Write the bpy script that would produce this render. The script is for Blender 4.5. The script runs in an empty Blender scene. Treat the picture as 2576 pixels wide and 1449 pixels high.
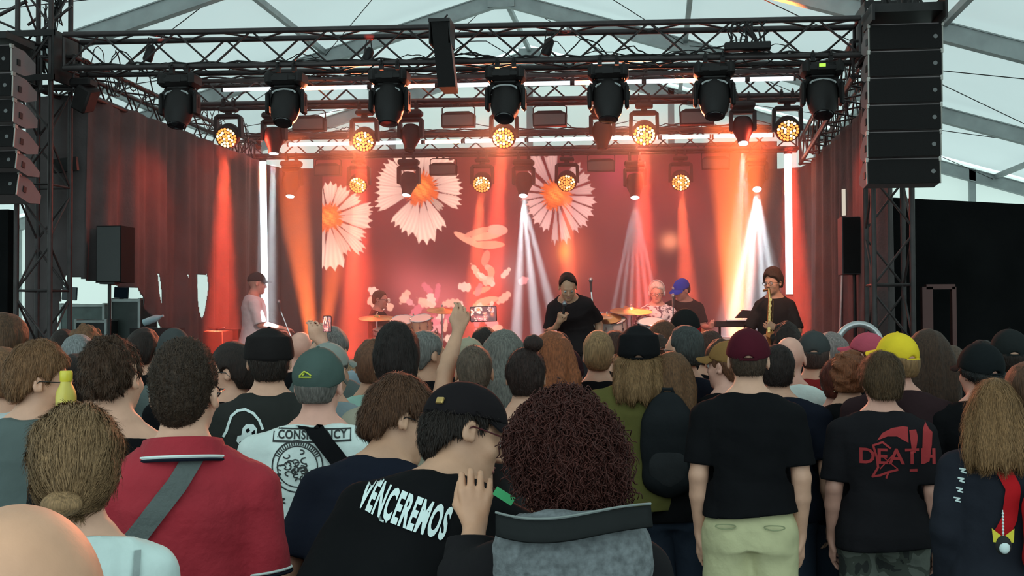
import bpy, math, random
import numpy as np
from mathutils import Vector, Matrix, Euler
from mathutils.bvhtree import BVHTree
random.seed(7); RNG = np.random.default_rng(7)
SC = bpy.context.scene
COL = SC.collection
PI = math.pi

# ------------------------------------------------------------------ camera
FPX = 3000.0; W0, H0 = 2576, 1449
CAMZ = 1.88
cd = bpy.data.cameras.new('camera'); cam = bpy.data.objects.new('camera', cd); COL.objects.link(cam)
cd.sensor_width = 36.0; cd.lens = FPX / W0 * 36.0; cd.clip_start = 0.05; cd.clip_end = 200
YAW, PITCH, ROLL = math.radians(6.88), math.radians(1.34), -0.004
CR = Matrix.Rotation(YAW, 3, 'Z') @ Matrix.Rotation(PI/2 + PITCH, 3, 'X') @ Matrix.Rotation(ROLL, 3, 'Z')
cam.matrix_world = Matrix.Translation((0, 0, CAMZ)) @ CR.to_4x4()
SC.camera = cam
def ray(px, py):
    return CR @ Vector(((px - W0/2)/FPX, -(py - H0/2)/FPX, -1.0))
def at(px, py, Y):
    """the point at distance Y up the tent that a pixel of the photograph shows"""
    d = ray(px, py); t = Y / d.y
    return Vector((d.x*t, Y, CAMZ + d.z*t))

# ------------------------------------------------------------------ world and exposure
SC.view_settings.view_transform = 'Standard'; SC.view_settings.look = 'None'
SC.view_settings.gamma = 1.0; SC.view_settings.use_curve_mapping = False
SC.view_settings.exposure = 0.0
world = bpy.data.worlds.new('sky'); SC.world = world; world.use_nodes = True
bg = world.node_tree.nodes['Background']
bg.inputs[0].default_value = (0.74, 0.96, 0.975, 1); bg.inputs[1].default_value = 1.9
SC.cycles.max_bounces = 6; SC.cycles.diffuse_bounces = 3; SC.cycles.glossy_bounces = 2
SC.cycles.transmission_bounces = 4; SC.cycles.volume_bounces = 0; SC.cycles.transparent_max_bounces = 6
SC.cycles.sample_clamp_indirect = 4.0
SC.cycles.use_denoising = True
SC.cycles.caustics_reflective = False; SC.cycles.caustics_refractive = False
SC.cycles.volume_step_rate = 4.0

# ------------------------------------------------------------------ helpers
def tag(o, label=None, cat=None, group=None, kind=None):
    if label: o['label'] = label
    if cat: o['category'] = cat
    if group: o['group'] = group
    if kind: o['kind'] = kind
    return o
def empty(name, loc=(0,0,0), rz=0.0, label=None, cat=None, group=None, parent=None):
    o = bpy.data.objects.new(name, None); COL.objects.link(o); o.location = loc
    o.rotation_euler = (0, 0, rz); o.empty_display_size = .1
    if parent: o.parent = parent
    return tag(o, label, cat, group)
def copy_tree(o, parent=None):
    c = o.copy(); COL.objects.link(c)
    if parent: c.parent = parent
    for ch in [x for x in bpy.data.objects if x.parent == o and x != c]:
        copy_tree(ch, c)
    return c
MATS = {}
def mat(name, col=(.5,.5,.5), rough=.6, metal=0.0, bump=0.0, bscale=60.0, var=0.0, vscale=8.0, emit=None, estr=0.0,
        sheen=0.0, stretch=None, sss=0.0, spec=None, distortion=0.0):
    if name in MATS: return MATS[name]
    m = bpy.data.materials.new(name); m.use_nodes = True
    nt = m.node_tree; p = nt.nodes['Principled BSDF']
    p.inputs['Base Color'].default_value = (*col, 1); p.inputs['Roughness'].default_value = rough
    p.inputs['Metallic'].default_value = metal
    if spec is not None: p.inputs['Specular IOR Level'].default_value = spec
    if sheen: p.inputs['Sheen Weight'].default_value = sheen
    if emit is not None:
        p.inputs['Emission Color'].default_value = (*emit, 1); p.inputs['Emission Strength'].default_value = estr
    tc = nt.nodes.new('ShaderNodeTexCoord'); mp = nt.nodes.new('ShaderNodeMapping')
    nt.links.new(tc.outputs['Object'], mp.inputs[0])
    if stretch: mp.inputs['Scale'].default_value = stretch
    if var > 0:
        n = nt.nodes.new('ShaderNodeTexNoise'); n.inputs['Scale'].default_value = vscale; n.inputs['Detail'].default_value = 4
        n.inputs['Distortion'].default_value = distortion
        nt.links.new(mp.outputs[0], n.inputs['Vector'])
        r = nt.nodes.new('ShaderNodeValToRGB'); e = r.color_ramp.elements
        e[0].position = .3; e[1].position = .7
        e[0].color = (*[max(0, c*(1-var)) for c in col], 1); e[1].color = (*[min(1, c*(1+var)) for c in col], 1)
        nt.links.new(n.outputs[0], r.inputs[0]); nt.links.new(r.outputs[0], p.inputs['Base Color'])
    if bump > 0:
        n2 = nt.nodes.new('ShaderNodeTexNoise'); n2.inputs['Scale'].default_value = bscale; n2.inputs['Detail'].default_value = 5
        nt.links.new(mp.outputs[0], n2.inputs['Vector'])
        b = nt.nodes.new('ShaderNodeBump'); b.inputs['Strength'].default_value = bump; b.inputs['Distance'].default_value = .02
        nt.links.new(n2.outputs[0], b.inputs['Height']); nt.links.new(b.outputs[0], p.inputs['Normal'])
    MATS[name] = m
    return m
def emat(name, col, strength):
    if name in MATS: return MATS[name]
    m = bpy.data.materials.new(name); m.use_nodes = True; nt = m.node_tree; nt.nodes.clear()
    e = nt.nodes.new('ShaderNodeEmission'); e.inputs[0].default_value = (*col, 1); e.inputs[1].default_value = strength
    o = nt.nodes.new('ShaderNodeOutputMaterial'); nt.links.new(e.outputs[0], o.inputs[0]); MATS[name] = m
    return m
def perp(d):
    d = d.normalized(); a = Vector((0,0,1)) if abs(d.z) < .9 else Vector((1,0,0))
    u = d.cross(a).normalized(); return u, d.cross(u).normalized()
class MB:
    """collects solids and links them as one mesh"""
    def __init__(s): s.v = []; s.f = []; s.mi = []; s.cur = 0
    def add(s, vs, fs):
        b = len(s.v); s.v += [tuple(v) for v in vs]; s.f += [tuple(i+b for i in f) for f in fs]; s.mi += [s.cur]*len(fs); return s
    def box(s, c, size, R=None):
        c = Vector(c); h = Vector(size)/2; vs = []
        for x in (-1,1):
            for y in (-1,1):
                for z in (-1,1):
                    p = Vector((x*h.x, y*h.y, z*h.z)); vs.append(c + (R @ p if R is not None else p))
        return s.add(vs, [(0,1,3,2),(4,6,7,5),(0,4,5,1),(2,3,7,6),(0,2,6,4),(1,5,7,3)])
    def rbox(s, c, size, r=.01, R=None):
        """box with chamfered edges"""
        c = Vector(c); h = Vector(size)/2; r = min(r, min(h)*.9); vs = []; idx = {}
        for x in (-1,1):
            for y in (-1,1):
                for z in (-1,1):
                    for k in range(3):
                        p = Vector((x*h.x, y*h.y, z*h.z))
                        for a in range(3):
                            if a != k: p[a] -= r*(1 if p[a] > 0 else -1)
                        idx[(x,y,z,k)] = len(vs); vs.append(c + (R @ p if R is not None else p))
        fs = []
        for k in range(3):
            a, b = [i for i in range(3) if i != k]
            for sg in (-1,1):
                q = []
                for (p1,p2) in ((-1,-1),(1,-1),(1,1),(-1,1)):
                    t = [0,0,0]; t[k] = sg; t[a] = p1; t[b] = p2; q.append(idx[(*t, k)])
                fs.append(tuple(q))
        for k in range(3):
            a, b = [i for i in range(3) if i != k]
            for p1 in (-1,1):
                for p2 in (-1,1):
                    t0 = [0,0,0]; t1 = [0,0,0]; t0[k] = -1; t1[k] = 1
                    for t in (t0,t1): t[a] = p1; t[b] = p2
                    fs.append((idx[(*t0,a)], idx[(*t0,b)], idx[(*t1,b)], idx[(*t1,a)]))
        for x in (-1,1):
            for y in (-1,1):
                for z in (-1,1): fs.append((idx[(x,y,z,0)], idx[(x,y,z,1)], idx[(x,y,z,2)]))
        return s.add(vs, fs)
    def cyl(s, a, b, r, n=10, r2=None, caps=True):
        a = Vector(a); b = Vector(b); r2 = r if r2 is None else r2; u, w = perp(b-a); vs = []
        for k in range(n):
            t = 2*PI*k/n; d = u*math.cos(t) + w*math.sin(t); vs += [a + d*r, b + d*r2]
        fs = [(2*k, 2*((k+1)%n), 2*((k+1)%n)+1, 2*k+1) for k in range(n)]
        if caps: fs += [tuple(2*k for k in range(n))[::-1], tuple(2*k+1 for k in range(n))]
        return s.add(vs, fs)
    def tube(s, pts, r, n=8, closed=False):
        P = [Vector(p) for p in pts]; N = len(P); rs = r if isinstance(r, (list, tuple)) else [r]*N; vs = []; u = None
        for i, p in enumerate(P):
            d = (P[(i+1)%N]-P[i-1]) if closed or 0 < i < N-1 else (P[1]-P[0] if i == 0 else P[-1]-P[-2])
            d = d.normalized() if d.length > 1e-9 else Vector((0,0,1))
            if u is None: u, _ = perp(d)
            u = (u - d*u.dot(d)); u = u.normalized() if u.length > 1e-6 else perp(d)[0]
            w = d.cross(u)
            for k in range(n):
                t = 2*PI*k/n; vs.append(p + (u*math.cos(t) + w*math.sin(t))*rs[i])
        fs = []
        M = N if closed else N-1
        for i in range(M):
            j = (i+1) % N
            for k in range(n): fs.append((i*n+k, i*n+(k+1)%n, j*n+(k+1)%n, j*n+k))
        if not closed: fs += [tuple(range(n))[::-1], tuple((N-1)*n+k for k in range(n))]
        return s.add(vs, fs)
    def lathe(s, prof, c=(0,0,0), axis=(0,0,1), n=24, sx=1.0):
        """prof: (radius, height) pairs"""
        c = Vector(c); ax = Vector(axis).normalized(); u, w = perp(ax); vs = []
        for r, h in prof:
            for k in range(n):
                t = 2*PI*k/n; vs.append(c + ax*h + u*math.cos(t)*r*sx + w*math.sin(t)*r)
        fs = []
        for i in range(len(prof)-1):
            for k in range(n): fs.append((i*n+k, i*n+(k+1)%n, (i+1)*n+(k+1)%n, (i+1)*n+k))
        fs += [tuple(range(n))[::-1], tuple((len(prof)-1)*n+k for k in range(n))]
        return s.add(vs, fs)
    def prism(s, poly, y0, y1, R=None, c=(0,0,0)):
        """poly of (x, z) extruded along y"""
        c = Vector(c); n = len(poly); vs = []
        for y in (y0, y1):
            for x, z in poly:
                p = Vector((x, y, z)); vs.append(c + (R @ p if R is not None else p))
        fs = [tuple(range(n)), tuple(range(n, 2*n))[::-1]] + [(k, n+k, n+(k+1)%n, (k+1)%n) for k in range(n)]
        return s.add(vs, fs)
    def ell(s, c, r, R=None, nu=16, nv=10):
        c = Vector(c); vs = []; fs = []
        for i in range(1, nv):
            a = PI*i/nv
            for k in range(nu):
                t = 2*PI*k/nu; p = Vector((r[0]*math.sin(a)*math.cos(t), r[1]*math.sin(a)*math.sin(t), r[2]*math.cos(a)))
                vs.append(c + (R @ p if R is not None else p))
        for e in (1, -1):
            p = Vector((0,0,r[2]*e)); vs.append(c + (R @ p if R is not None else p))
        for i in range(nv-2):
            for k in range(nu): fs.append((i*nu+k, (i+1)*nu+k, (i+1)*nu+(k+1)%nu, i*nu+(k+1)%nu))
        T = (nv-1)*nu
        for k in range(nu): fs += [(T, k, (k+1)%nu), (T+1, (nv-2)*nu+(k+1)%nu, (nv-2)*nu+k)]
        return s.add(vs, fs)
    def grid(s, P):
        """P[i][j] -> quads"""
        n, m = len(P), len(P[0]); vs = [p for r in P for p in r]
        return s.add(vs, [(i*m+j, i*m+j+1, (i+1)*m+j+1, (i+1)*m+j) for i in range(n-1) for j in range(m-1)])
    def build(s, name, mats, parent=None, smooth=True, loc=None):
        me = bpy.data.meshes.new(name); me.from_pydata(s.v, [], s.f)
        for m in (mats if isinstance(mats, (list, tuple)) else [mats]): me.materials.append(m)
        me.polygons.foreach_set('material_index', s.mi)
        if smooth:
            me.polygons.foreach_set('use_smooth', [True]*len(me.polygons))
            me.update(); 
            try: me.set_sharp_from_angle(angle=math.radians(38))
            except Exception: pass
        me.update()
        o = bpy.data.objects.new(name, me); COL.objects.link(o)
        if parent: o.parent = parent
        if loc is not None: o.location = loc
        return o

# ------------------------------------------------------------------ materials
M_BLACKMETAL = mat('black metal', (.016,.014,.014), .5, .0, var=.3, spec=.25)
M_TRUSS = mat('black painted truss', (.035,.028,.028), .45, .2, var=.3, spec=.35)
M_FIX = mat('black fixture plastic', (.013,.011,.011), .5, bump=.1, bscale=200, spec=.22)
M_CLOTH = mat('black drape', (.075,.06,.06), .9, bump=.25, bscale=30, var=.2, vscale=3)
M_SPK = mat('speaker black', (.013,.012,.012), .8, bump=.3, bscale=300, spec=.12)
M_SPKSIDE = mat('lit speaker side', (.16,.13,.13), .6, bump=.2, bscale=200)  # dark cabinets; red stage light on their sides is put into this paler colour
M_ALU = mat('dull aluminium', (.42,.46,.45), .5, .5, var=.15)
M_CHROME = mat('chrome', (.7,.7,.7), .15, 1.0)
M_BRASS = mat('brass', (.62,.40,.14), .3, .9, var=.2)
M_GLASSB = mat('dark lens glass', (.01,.01,.012), .08)
def tent_mat(name, col, trans=.5):
    m = bpy.data.materials.new(name); m.use_nodes = True; nt = m.node_tree; nt.nodes.clear()
    d = nt.nodes.new('ShaderNodeBsdfDiffuse'); t = nt.nodes.new('ShaderNodeBsdfTranslucent'); mx = nt.nodes.new('ShaderNodeMixShader')
    n = nt.nodes.new('ShaderNodeTexNoise'); n.inputs['Scale'].default_value = .35; n.inputs['Detail'].default_value = 3
    tc = nt.nodes.new('ShaderNodeTexCoord'); nt.links.new(tc.outputs['Object'], n.inputs['Vector'])
    r = nt.nodes.new('ShaderNodeValToRGB'); r.color_ramp.elements[0].color = (*[c*.9 for c in col],1); r.color_ramp.elements[1].color = (*col,1)
    nt.links.new(n.outputs[0], r.inputs[0])
    for s in (d, t): nt.links.new(r.outputs[0], s.inputs[0])
    mx.inputs[0].default_value = trans
    o = nt.nodes.new('ShaderNodeOutputMaterial'); nt.links.new(d.outputs[0], mx.inputs[1]); nt.links.new(t.outputs[0], mx.inputs[2]); nt.links.new(mx.outputs[0], o.inputs[0])
    MATS[name] = m; return m
M_TENT = tent_mat('white tent fabric', (.80,.82,.80), .42)
M_TENTWALL = tent_mat('white tent wall fabric', (.80,.82,.76), .46)

# ------------------------------------------------------------------ the tent
RX = at(1332, 105, 27).x; RZ = 7.95; SL = .30; HALF = 12.5
EAVE = RZ - SL*HALF; YB = 27.0; YF = -1.5
def roofz(x): return RZ - SL*abs(x-RX)
m = MB(); m.box((RX, 12, -.05), (2*HALF, 32, .1)); tag(m.build('floor', mat('grey event floor', (.10,.10,.10), .8, var=.3, vscale=2, bump=.2)), kind='structure')
for sg in (-1, 1):
    m = MB()
    # fabric sags slightly between the roof beams
    rows = []
    for i in range(0, 61):
        y = YF + (YB-YF)*i/60; row = []
        ph = ((y - 2.0) % 5.0)/5.0; sag = -.10*math.sin(PI*ph)
        for j in range(0, 9):
            t = j/8; x = RX + sg*HALF*t; row.append((x, y, RZ + .12 - SL*HALF*t + sag*math.sin(PI*min(1, t*1.0+.02))))
        rows.append(row)
    m.grid(rows); o = m.build('ceiling', M_TENT); tag(o, kind='structure')
m = MB(); n = 24
P = [[(RX - HALF + 2*HALF*i/n, YB + .12, 0) for i in range(n+1)], [(RX - HALF + 2*HALF*i/n, YB + .12, roofz(RX - HALF + 2*HALF*i/n)+.1) for i in range(n+1)]]
m.grid(P); tag(m.build('wall_back', M_TENTWALL), kind='structure')
for sg, nm in ((-1, 'wall_left'), (1, 'wall_right')):
    m = MB(); x = RX + sg*(HALF-.02); m.grid([[(x, YF + (YB-YF)*i/12, 0) for i in range(13)], [(x, YF + (YB-YF)*i/12, EAVE+.1) for i in range(13)]])
    tag(m.build(nm, M_TENTWALL), kind='structure')
M_BEAM = mat('aluminium tent beam', (.33,.36,.36), .55, .3, var=.15, vscale=3)
for y in (27, 22, 17, 12, 7, 2):
    g = MB(); h = .26; wd = .12
    for sg in (-1, 1):
        a = Vector((RX, y, RZ-.13)); b = Vector((RX + sg*HALF, y, EAVE-.13)); d = (b-a); L = d.length
        R = Matrix.Rotation(math.atan2(-SL*HALF, HALF)*-sg if sg > 0 else math.atan2(-SL*HALF, HALF), 3, 'Y')
        c = (a+b)/2
        g.box(c, (L, wd, h), R)
        g.box(c + Vector((0, 0, h/2)), (L, wd*1.35, .02), R); g.box(c - Vector((0, 0, h/2)), (L, wd*1.35, .02), R)
        g.box((RX + sg*(HALF-.1), y, EAVE/2-.1), (.18, wd, EAVE))
        # collar tie clamps
        g.cyl((RX + sg*1.25, y, RZ-.13-SL*1.25-.13), (RX + sg*1.25, y, RZ-.13-SL*1.25-.36), .035)
    g.cyl((RX-1.25, y-.02, RZ-.82), (RX+1.25, y-.02, RZ-.82), .022)
    g.box((RX, y, RZ-.14), (.5, wd*1.6, .34))
    tag(g.build('tent_roof_beam', M_BEAM), kind='structure')
g = MB()
for dx in (0, 3.4, -3.4, 6.8, -6.8, 10.2, -10.2):
    g.box((RX + dx, (YF+YB)/2, roofz(RX+dx) - (.02 if dx else .0)), (.08, YB-YF, .10))
tag(g.build('tent_purlins', M_BEAM), kind='structure')
g = MB()
for dx in (0, 3.2, -3.2, 6.4, -6.4, 9.7, -9.7):
    x = RX + dx; g.box((x, YB, roofz(x)/2), (.14, .12, roofz(x)))
tag(g.build('tent_gable_posts', M_BEAM), kind='structure')
# crossed steel bracing wires under the roof
g = MB()
for y in (17, 22, 7, 12):
    for sg in (-1, 1):
        g.cyl((RX + sg*3.4, y, roofz(RX+3.4)-.1), (RX + sg*10.2, y+5, roofz(RX+10.2)-.1), .008, 5)
        g.cyl((RX + sg*10.2, y, roofz(RX+10.2)-.1), (RX + sg*3.4, y+5, roofz(RX+3.4)-.1), .008, 5)
        g.cyl((RX + sg*.1, y, roofz(RX)-.1), (RX + sg*3.4, y+5, roofz(RX+3.4)-.1), .008, 5)
tag(g.build('tent_bracing_wires', M_BLACKMETAL), kind='structure')
# ------------------------------------------------------------------ stage: depth of each row of truss
Y1, Y2, Y3 = 11.1, 13.5, 17.5
SZ = .6
def truss(name, a, b, size, label, z0, mat_=M_TRUSS, step=None, group='black lattice trusses over the stage', rch=.028, both=True):
    """box truss from a to b (ends of the lower front chord), parts: chords and lattice"""
    a = Vector(a); b = Vector(b); L = (b-a).length; d = (b-a)/L
    side = Vector((0,0,1)).cross(d).normalized(); up = Vector((0,0,1))
    t = empty(name, a, 0, label, 'truss', group)
    H, D = size
    offs = [Vector((0,0,0)), up*H, side*D, side*D + up*H]
    for o_ in offs:
        MB().cyl(o_, o_ + d*L, rch, 10).build('chord', mat_, t)
    n = max(2, round(L/(step or H*1.15))); g = MB(); s = L/n
    for k in range(n):
        p0 = d*(k*s); p1 = d*((k+1)*s)
        for q in ([Vector((0,0,0)), side*D] if both else [Vector((0,0,0))]):
            e = k + (0 if q.length == 0 else 1)
            g.cyl(q + p0 + (up*H if e % 2 else Vector()), q + p1 + (Vector() if e % 2 else up*H), .011, 6)
        g.cyl(p0 + up*H + (side*D if k % 2 else Vector()), p1 + up*H + (Vector() if k % 2 else side*D), .011, 6)
        g.cyl(p0 + (side*D if k % 2 else Vector()), p1 + (Vector() if k % 2 else side*D), .011, 6)
    for e in (0, L):
        p = d*e
        for (i, j) in ((0,1),(1,3),(3,2),(2,0)): g.cyl(p + offs[i], p + offs[j], .016, 6)
    g.build('lattice', mat_, t)
    return t
# front truss (slightly nearer on the right)
pa = at(160, 172, Y1); pb = at(2165, 138, Y1)
truss('front_truss', pa, pb, (.335, .34), 'long black lattice truss across the front, hung with big dark moving heads', 0)
pa2 = at(455, 263, Y2); pb2 = at(2060, 238, Y2)
truss('middle_truss', pa2, pb2, (.27, .29), 'middle black truss over the stage carrying the upper white light tubes', 0)
pa3 = at(600, 392, Y3); pb3 = at(2010, 372, Y3)
truss('rear_truss', pa3, pb3, (.30, .29), 'rear black truss just above the flower screen with the lower light tubes', 0)
# side trusses
la = at(185, 225, Y1+.2); lb = at(640, 382, Y3-.1)
truss('side_truss', (la.x, la.y, la.z), (lb.x, lb.y, la.z+.03), (.33, .34), 'side truss running back above the left red drape', 0)
ra = at(2158, 192, Y1+.2); rb = at(2020, 368, Y3-.1)
truss('side_truss', (ra.x+.30, ra.y, ra.z), (rb.x+.30, rb.y, ra.z-.04), (.33, .34), 'side truss running back above the right drape behind the speaker array', 0)

def tower(x0, x1, y0, y1, z1, label, name='truss_tower'):
    t = empty(name, (x0, y0, 0), 0, label, 'truss tower', 'truss towers holding up the front truss')
    w, d = x1-x0, y1-y0
    C = [Vector((0,0,0)), Vector((w,0,0)), Vector((w,d,0)), Vector((0,d,0))]
    for c in C: MB().cyl(c + Vector((0,0,.03)), c + Vector((0,0,z1)), .026, 10).build('chord', M_TRUSS, t)
    g = MB(); n = round(z1/.52); s = z1/n
    for k in range(n):
        for i in range(4):
            a, b = C[i], C[(i+1) % 4]
            if (k+i) % 2: a, b = b, a
            g.cyl(a + Vector((0,0,k*s+.05)), b + Vector((0,0,(k+1)*s-.03)), .012, 6)
            if k % 2 == 0: g.cyl(C[i] + Vector((0,0,k*s+.05)), C[(i+1)%4] + Vector((0,0,k*s+.05)), .012, 6)
    g.build('lattice', M_TRUSS, t)
    MB().box((w/2, d/2, .015), (w+.3, d+.3, .03)).build('base_plate', M_BLACKMETAL, t)
    # sleeve block clamped round the tower where the front truss hangs
    g = MB(); zc = 4.35
    for sx in (-.06, w+.06): g.box((sx, d/2, zc+.12), (.02, d+.16, .5))
    for sy in (-.06, d+.06):
        g.box((w/2, sy, zc+.34), (w+.14, .02, .06)); g.box((w/2, sy, zc-.1), (w+.14, .02, .06))
    g.build('sleeve_block', M_BLACKMETAL, t)
    # roller and chain hoist at the top
    g = MB(); g.cyl((-.02, d/2, z1+.05), (w+.02, d/2, z1+.05), .07, 14); g.box((w/2, d/2, z1-.06), (w*.7, d*.5, .08)); g.build('head_block', M_BLACKMETAL, t)
    return t
tl0 = at(46, 500, Y1+.05); tl1 = at(130, 500, Y1+.05)
tower(tl0.x, tl1.x, Y1+.02, Y1+.42, 5.25, 'lattice tower behind the left hanging speaker array')
tr0 = at(2195, 500, Y1+.05); tr1 = at(2292, 500, Y1+.05)
tower(tr0.x, tr1.x, Y1+.02, Y1+.42, 5.25, 'lattice tower behind the right hanging speaker array')
# cables looped over the trusses, one bundle per truss
def cables(a, b, n, label, r=.008, drop=.10, seed=1):
    rr = random.Random(seed); g = MB(); a = Vector(a); b = Vector(b)
    for k in range(n):
        t0 = rr.random()*.92; t1 = t0 + rr.uniform(.03, .09); p0 = a.lerp(b, t0); p1 = a.lerp(b, t1); up = rr.uniform(-1, 1)
        pts = []
        for i in range(9):
            s = i/8; p = p0.lerp(p1, s); p.z += math.sin(PI*s)*drop*up + rr.uniform(-.01,.01); p.y += math.sin(PI*s)*rr.uniform(-.04,.04); pts.append(p)
        g.tube(pts, r*rr.uniform(.5, 1), 5)
    # the run lying along the chord
    pts = [a.lerp(b, i/60) + Vector((0, .02*math.sin(i*1.7), .012*math.sin(i*2.3))) for i in range(61)]
    g.tube(pts, r*1.4, 6)
    o = g.build('cable_bundle', M_BLACKMETAL); tag(o, label, 'cables', 'cable runs along the trusses'); return o
U = Vector((0, 0, 1))
cables(pa + U*.03, pb + U*.03, 34, 'loose black cables draped along the front truss', drop=.16, seed=2)
cables(pa2 + U*.31, pb2 + U*.31, 40, 'looped cables lying on top of the middle truss', drop=.13, seed=3)
cables(pa3 + U*.34, pb3 + U*.34, 36, 'looped cables lying on top of the rear truss', drop=.13, seed=4)
cables((la.x+.1, la.y, la.z+.3), (lb.x+.1, lb.y, la.z+.3), 60, 'tangled cables in the left side truss', drop=.3, seed=5)
cables((ra.x+.1, ra.y, ra.z+.2), (rb.x+.1, rb.y, ra.z+.2), 60, 'tangled cables in the right side truss', drop=.3, seed=6)
cables((tl0.x+.1, Y1+.3, 4.6), (tl0.x+.35, Y1+.3, 5.3), 30, 'knot of cables at the top of the left tower', drop=.35, seed=7)
cables((tr0.x+.1, Y1+.3, 4.5), (tr0.x+.3, Y1+.3, 5.2), 30, 'knot of cables at the top of the right tower', drop=.3, seed=8)
# clutter clamped on the left top corner: brackets and braces over the array
g = MB(); rr = random.Random(11); c0 = at(60, 60, Y1+.3)
for k in range(16):
    a = c0 + Vector((rr.uniform(-.5,.35), rr.uniform(-.2,.4), rr.uniform(-.35,.45))); b = a + Vector((rr.uniform(-.5,.5), rr.uniform(-.3,.3), rr.uniform(-.3,.3)))
    g.cyl(a, b, rr.uniform(.01,.022), 7)
o = g.build('rigging_brace', M_TRUSS); tag(o, 'tangle of rigging tubes above the left speaker array', 'rigging')

# ------------------------------------------------------------------ stage platform, drapes
XL = la.x + .12; XR = ra.x + .02
g = MB(); g.box(((XL+XR)/2, (Y1+18.4)/2+.05, SZ/2+.0), (XR-XL, 18.4-Y1-.1, SZ))
o = g.build('stage_deck', mat('black stage deck', (.03,.028,.028), .5, bump=.2, bscale=80, var=.2)); tag(o, 'raised black stage deck under the band, behind the crowd', 'stage')

def drape(name, pts, z1, label, hole=None, seed=0, amp=.06, zb=.05, nz=60, step=.045, zt=None, slits=()):
    """a hanging cloth following a ground polyline pts; folds deepen to the hem"""
    rr = random.Random(seed); P = [Vector((*p, 0)) for p in pts]; seg = [(P[i+1]-P[i]).length for i in range(len(P)-1)]; L = sum(seg)
    n = int(L/step); ph = [rr.uniform(0, 6.28) for _ in range(6)]
    def base(s):
        for i, l in enumerate(seg):
            if s <= l or i == len(seg)-1: d = (P[i+1]-P[i])/l; return P[i] + d*s, Vector((-d.y, d.x, 0))
            s -= l
    V = []
    for j in range(nz+1):
        v = j/nz; row = []
        for i in range(n+1):
            s = L*i/n; p, nn = base(s); z = z1 + (zb-z1)*v
            w = (.5+.7*v)*amp*(math.sin(s*9+ph[0]+.8*math.sin(s*2.1+ph[1])) + .45*math.sin(s*21+ph[2]+1.2*v) + .6*math.sin(s*3.7+ph[3]+.6*v))
            lean = .10*v*math.sin(s*1.3+ph[4])
            row.append((p + nn*w + Vector((0, lean if abs(nn.x) > .5 else 0, 0)) + U*z, s, z))
        V.append(row)
    vs = [q[0] for r in V for q in r]; M = n+1; fs = []
    for j in range(nz):
        for i in range(n):
            s = V[j][i][1]; z = (V[j][i][2]+V[j+1][i][2])/2
            if hole and hole(base(s)[0], z): continue
            fs.append((j*M+i, j*M+i+1, (j+1)*M+i+1, (j+1)*M+i))
    g = MB(); g.add(vs, fs); o = g.build(name, M_CLOTH); tag(o, label, 'drape', 'black drapes round the stage')
    md = o.modifiers.new('thick', 'SOLIDIFY'); md.thickness = .006
    return o
# left drape; its lower front part is pulled aside and lets the backstage show
def pxof(X, Y, Z):
    v = CR.transposed() @ (Vector((X, Y, Z)) - Vector((0, 0, CAMZ))); return (W0/2 + FPX*v.x/-v.z, H0/2 - FPX*v.y/-v.z)
XLd = la.x - .02
def hole_l(p, z):
    x, yy = pxof(p.x, p.y, z)
    if yy < 690: return False
    # opening bounded by a raised hem on top and a slanting fold at the right
    top = 692 + max(0, (x-165))*.20
    right = 320 + (max(0, yy-700)*.62 if yy < 850 else 93)
    left = 166 - (yy-700)*.14
    if left < x < right and yy > top: return True
    for (cx, y0, y1, w) in ((385,640,770,4), (410,640,800,9), (448,580,700,10), (473,570,760,3), (480,572,690,3)):
        t = (yy-y0)/(y1-y0)
        if 0 < t < 1 and abs(x - cx - 14*t) < w*math.sin(PI*t): return True
    # wider slit towards the back
    t = (yy-600)/200
    return 0 < t < 1 and 482 + 20*t < x < 484 + 20*t + 22*math.sin(PI*t)
drape('stage_drape', [(at(62,500,11.72).x, 11.72), (XLd-.05, 11.75), (XLd, 12.0), (XLd, 17.9), (XLd+1.15, 18.25)], la.z+.02, 'red-lit black drape down the left side, lifted aside near its front', hole_l, 3, amp=.05, step=.018, nz=230)
XRd = ra.x + .34
drape('stage_drape', [(XRd-.9, 18.25), (XRd-.02, 17.9), (XRd, Y1+.5)], ra.z-.03, 'red-lit black drape down the right side, behind the right light tube', None, 4, amp=.05)
drape('stage_drape', [(XLd+.45, 18.60), (XRd-.35, 18.60)], at(733, 384, 18.6).z + .02, 'black backdrop cloth hanging behind the flower screen', None, 5, amp=.04)
# second drape outside the right tower and the dark wall beside the stage
p0 = at(2262, 496, 12.6); p1 = at(2640, 530, 12.6)
g = MB(); g.prism([(p0.x-.1, .02), (p1.x+1.5, .02), (p1.x+1.5, p1.z-.05), (p0.x-.1, p0.z)], 12.6, 12.75)
M_BWALL = mat('black molton wall', (.006,.0062,.0065), .95, spec=.08, bump=.2, bscale=60, var=.3, vscale=2)
o = g.build('black_side_partition', M_BWALL); tag(o, 'tall black cloth partition standing right of the stage tower', 'partition', )
# left outer black cloth behind the speaker array
p0 = at(-160, 500, 12.4); p1 = at(28, 500, 12.4)
g = MB(); g.box(((p0.x+p1.x)/2, 12.4, 1.55), (p1.x-p0.x, .12, 3.05)); o = g.build('black_side_partition', M_BWALL)
tag(o, 'black partition beyond the left tower, under the left speaker array', 'partition')
# narrow dark cabinet frame beside the partition
a = at(2320, 722, 12.2); b = at(2392, 722, 12.2)
g = MB(); g.box((a.x+.04, 12.2, (a.z)/2), (.10, .10, a.z)); g.box(((a.x+b.x)/2+.03, 12.2, a.z), (b.x-a.x, .10, .05)); g.box((b.x+.02, 12.2, a.z/2), (.04, .10, a.z))
o = g.build('steel_stand', mat('dark red-brown steel', (.10,.035,.03), .6)); tag(o, 'upright steel frame against the right black partition', 'stand')

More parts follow.
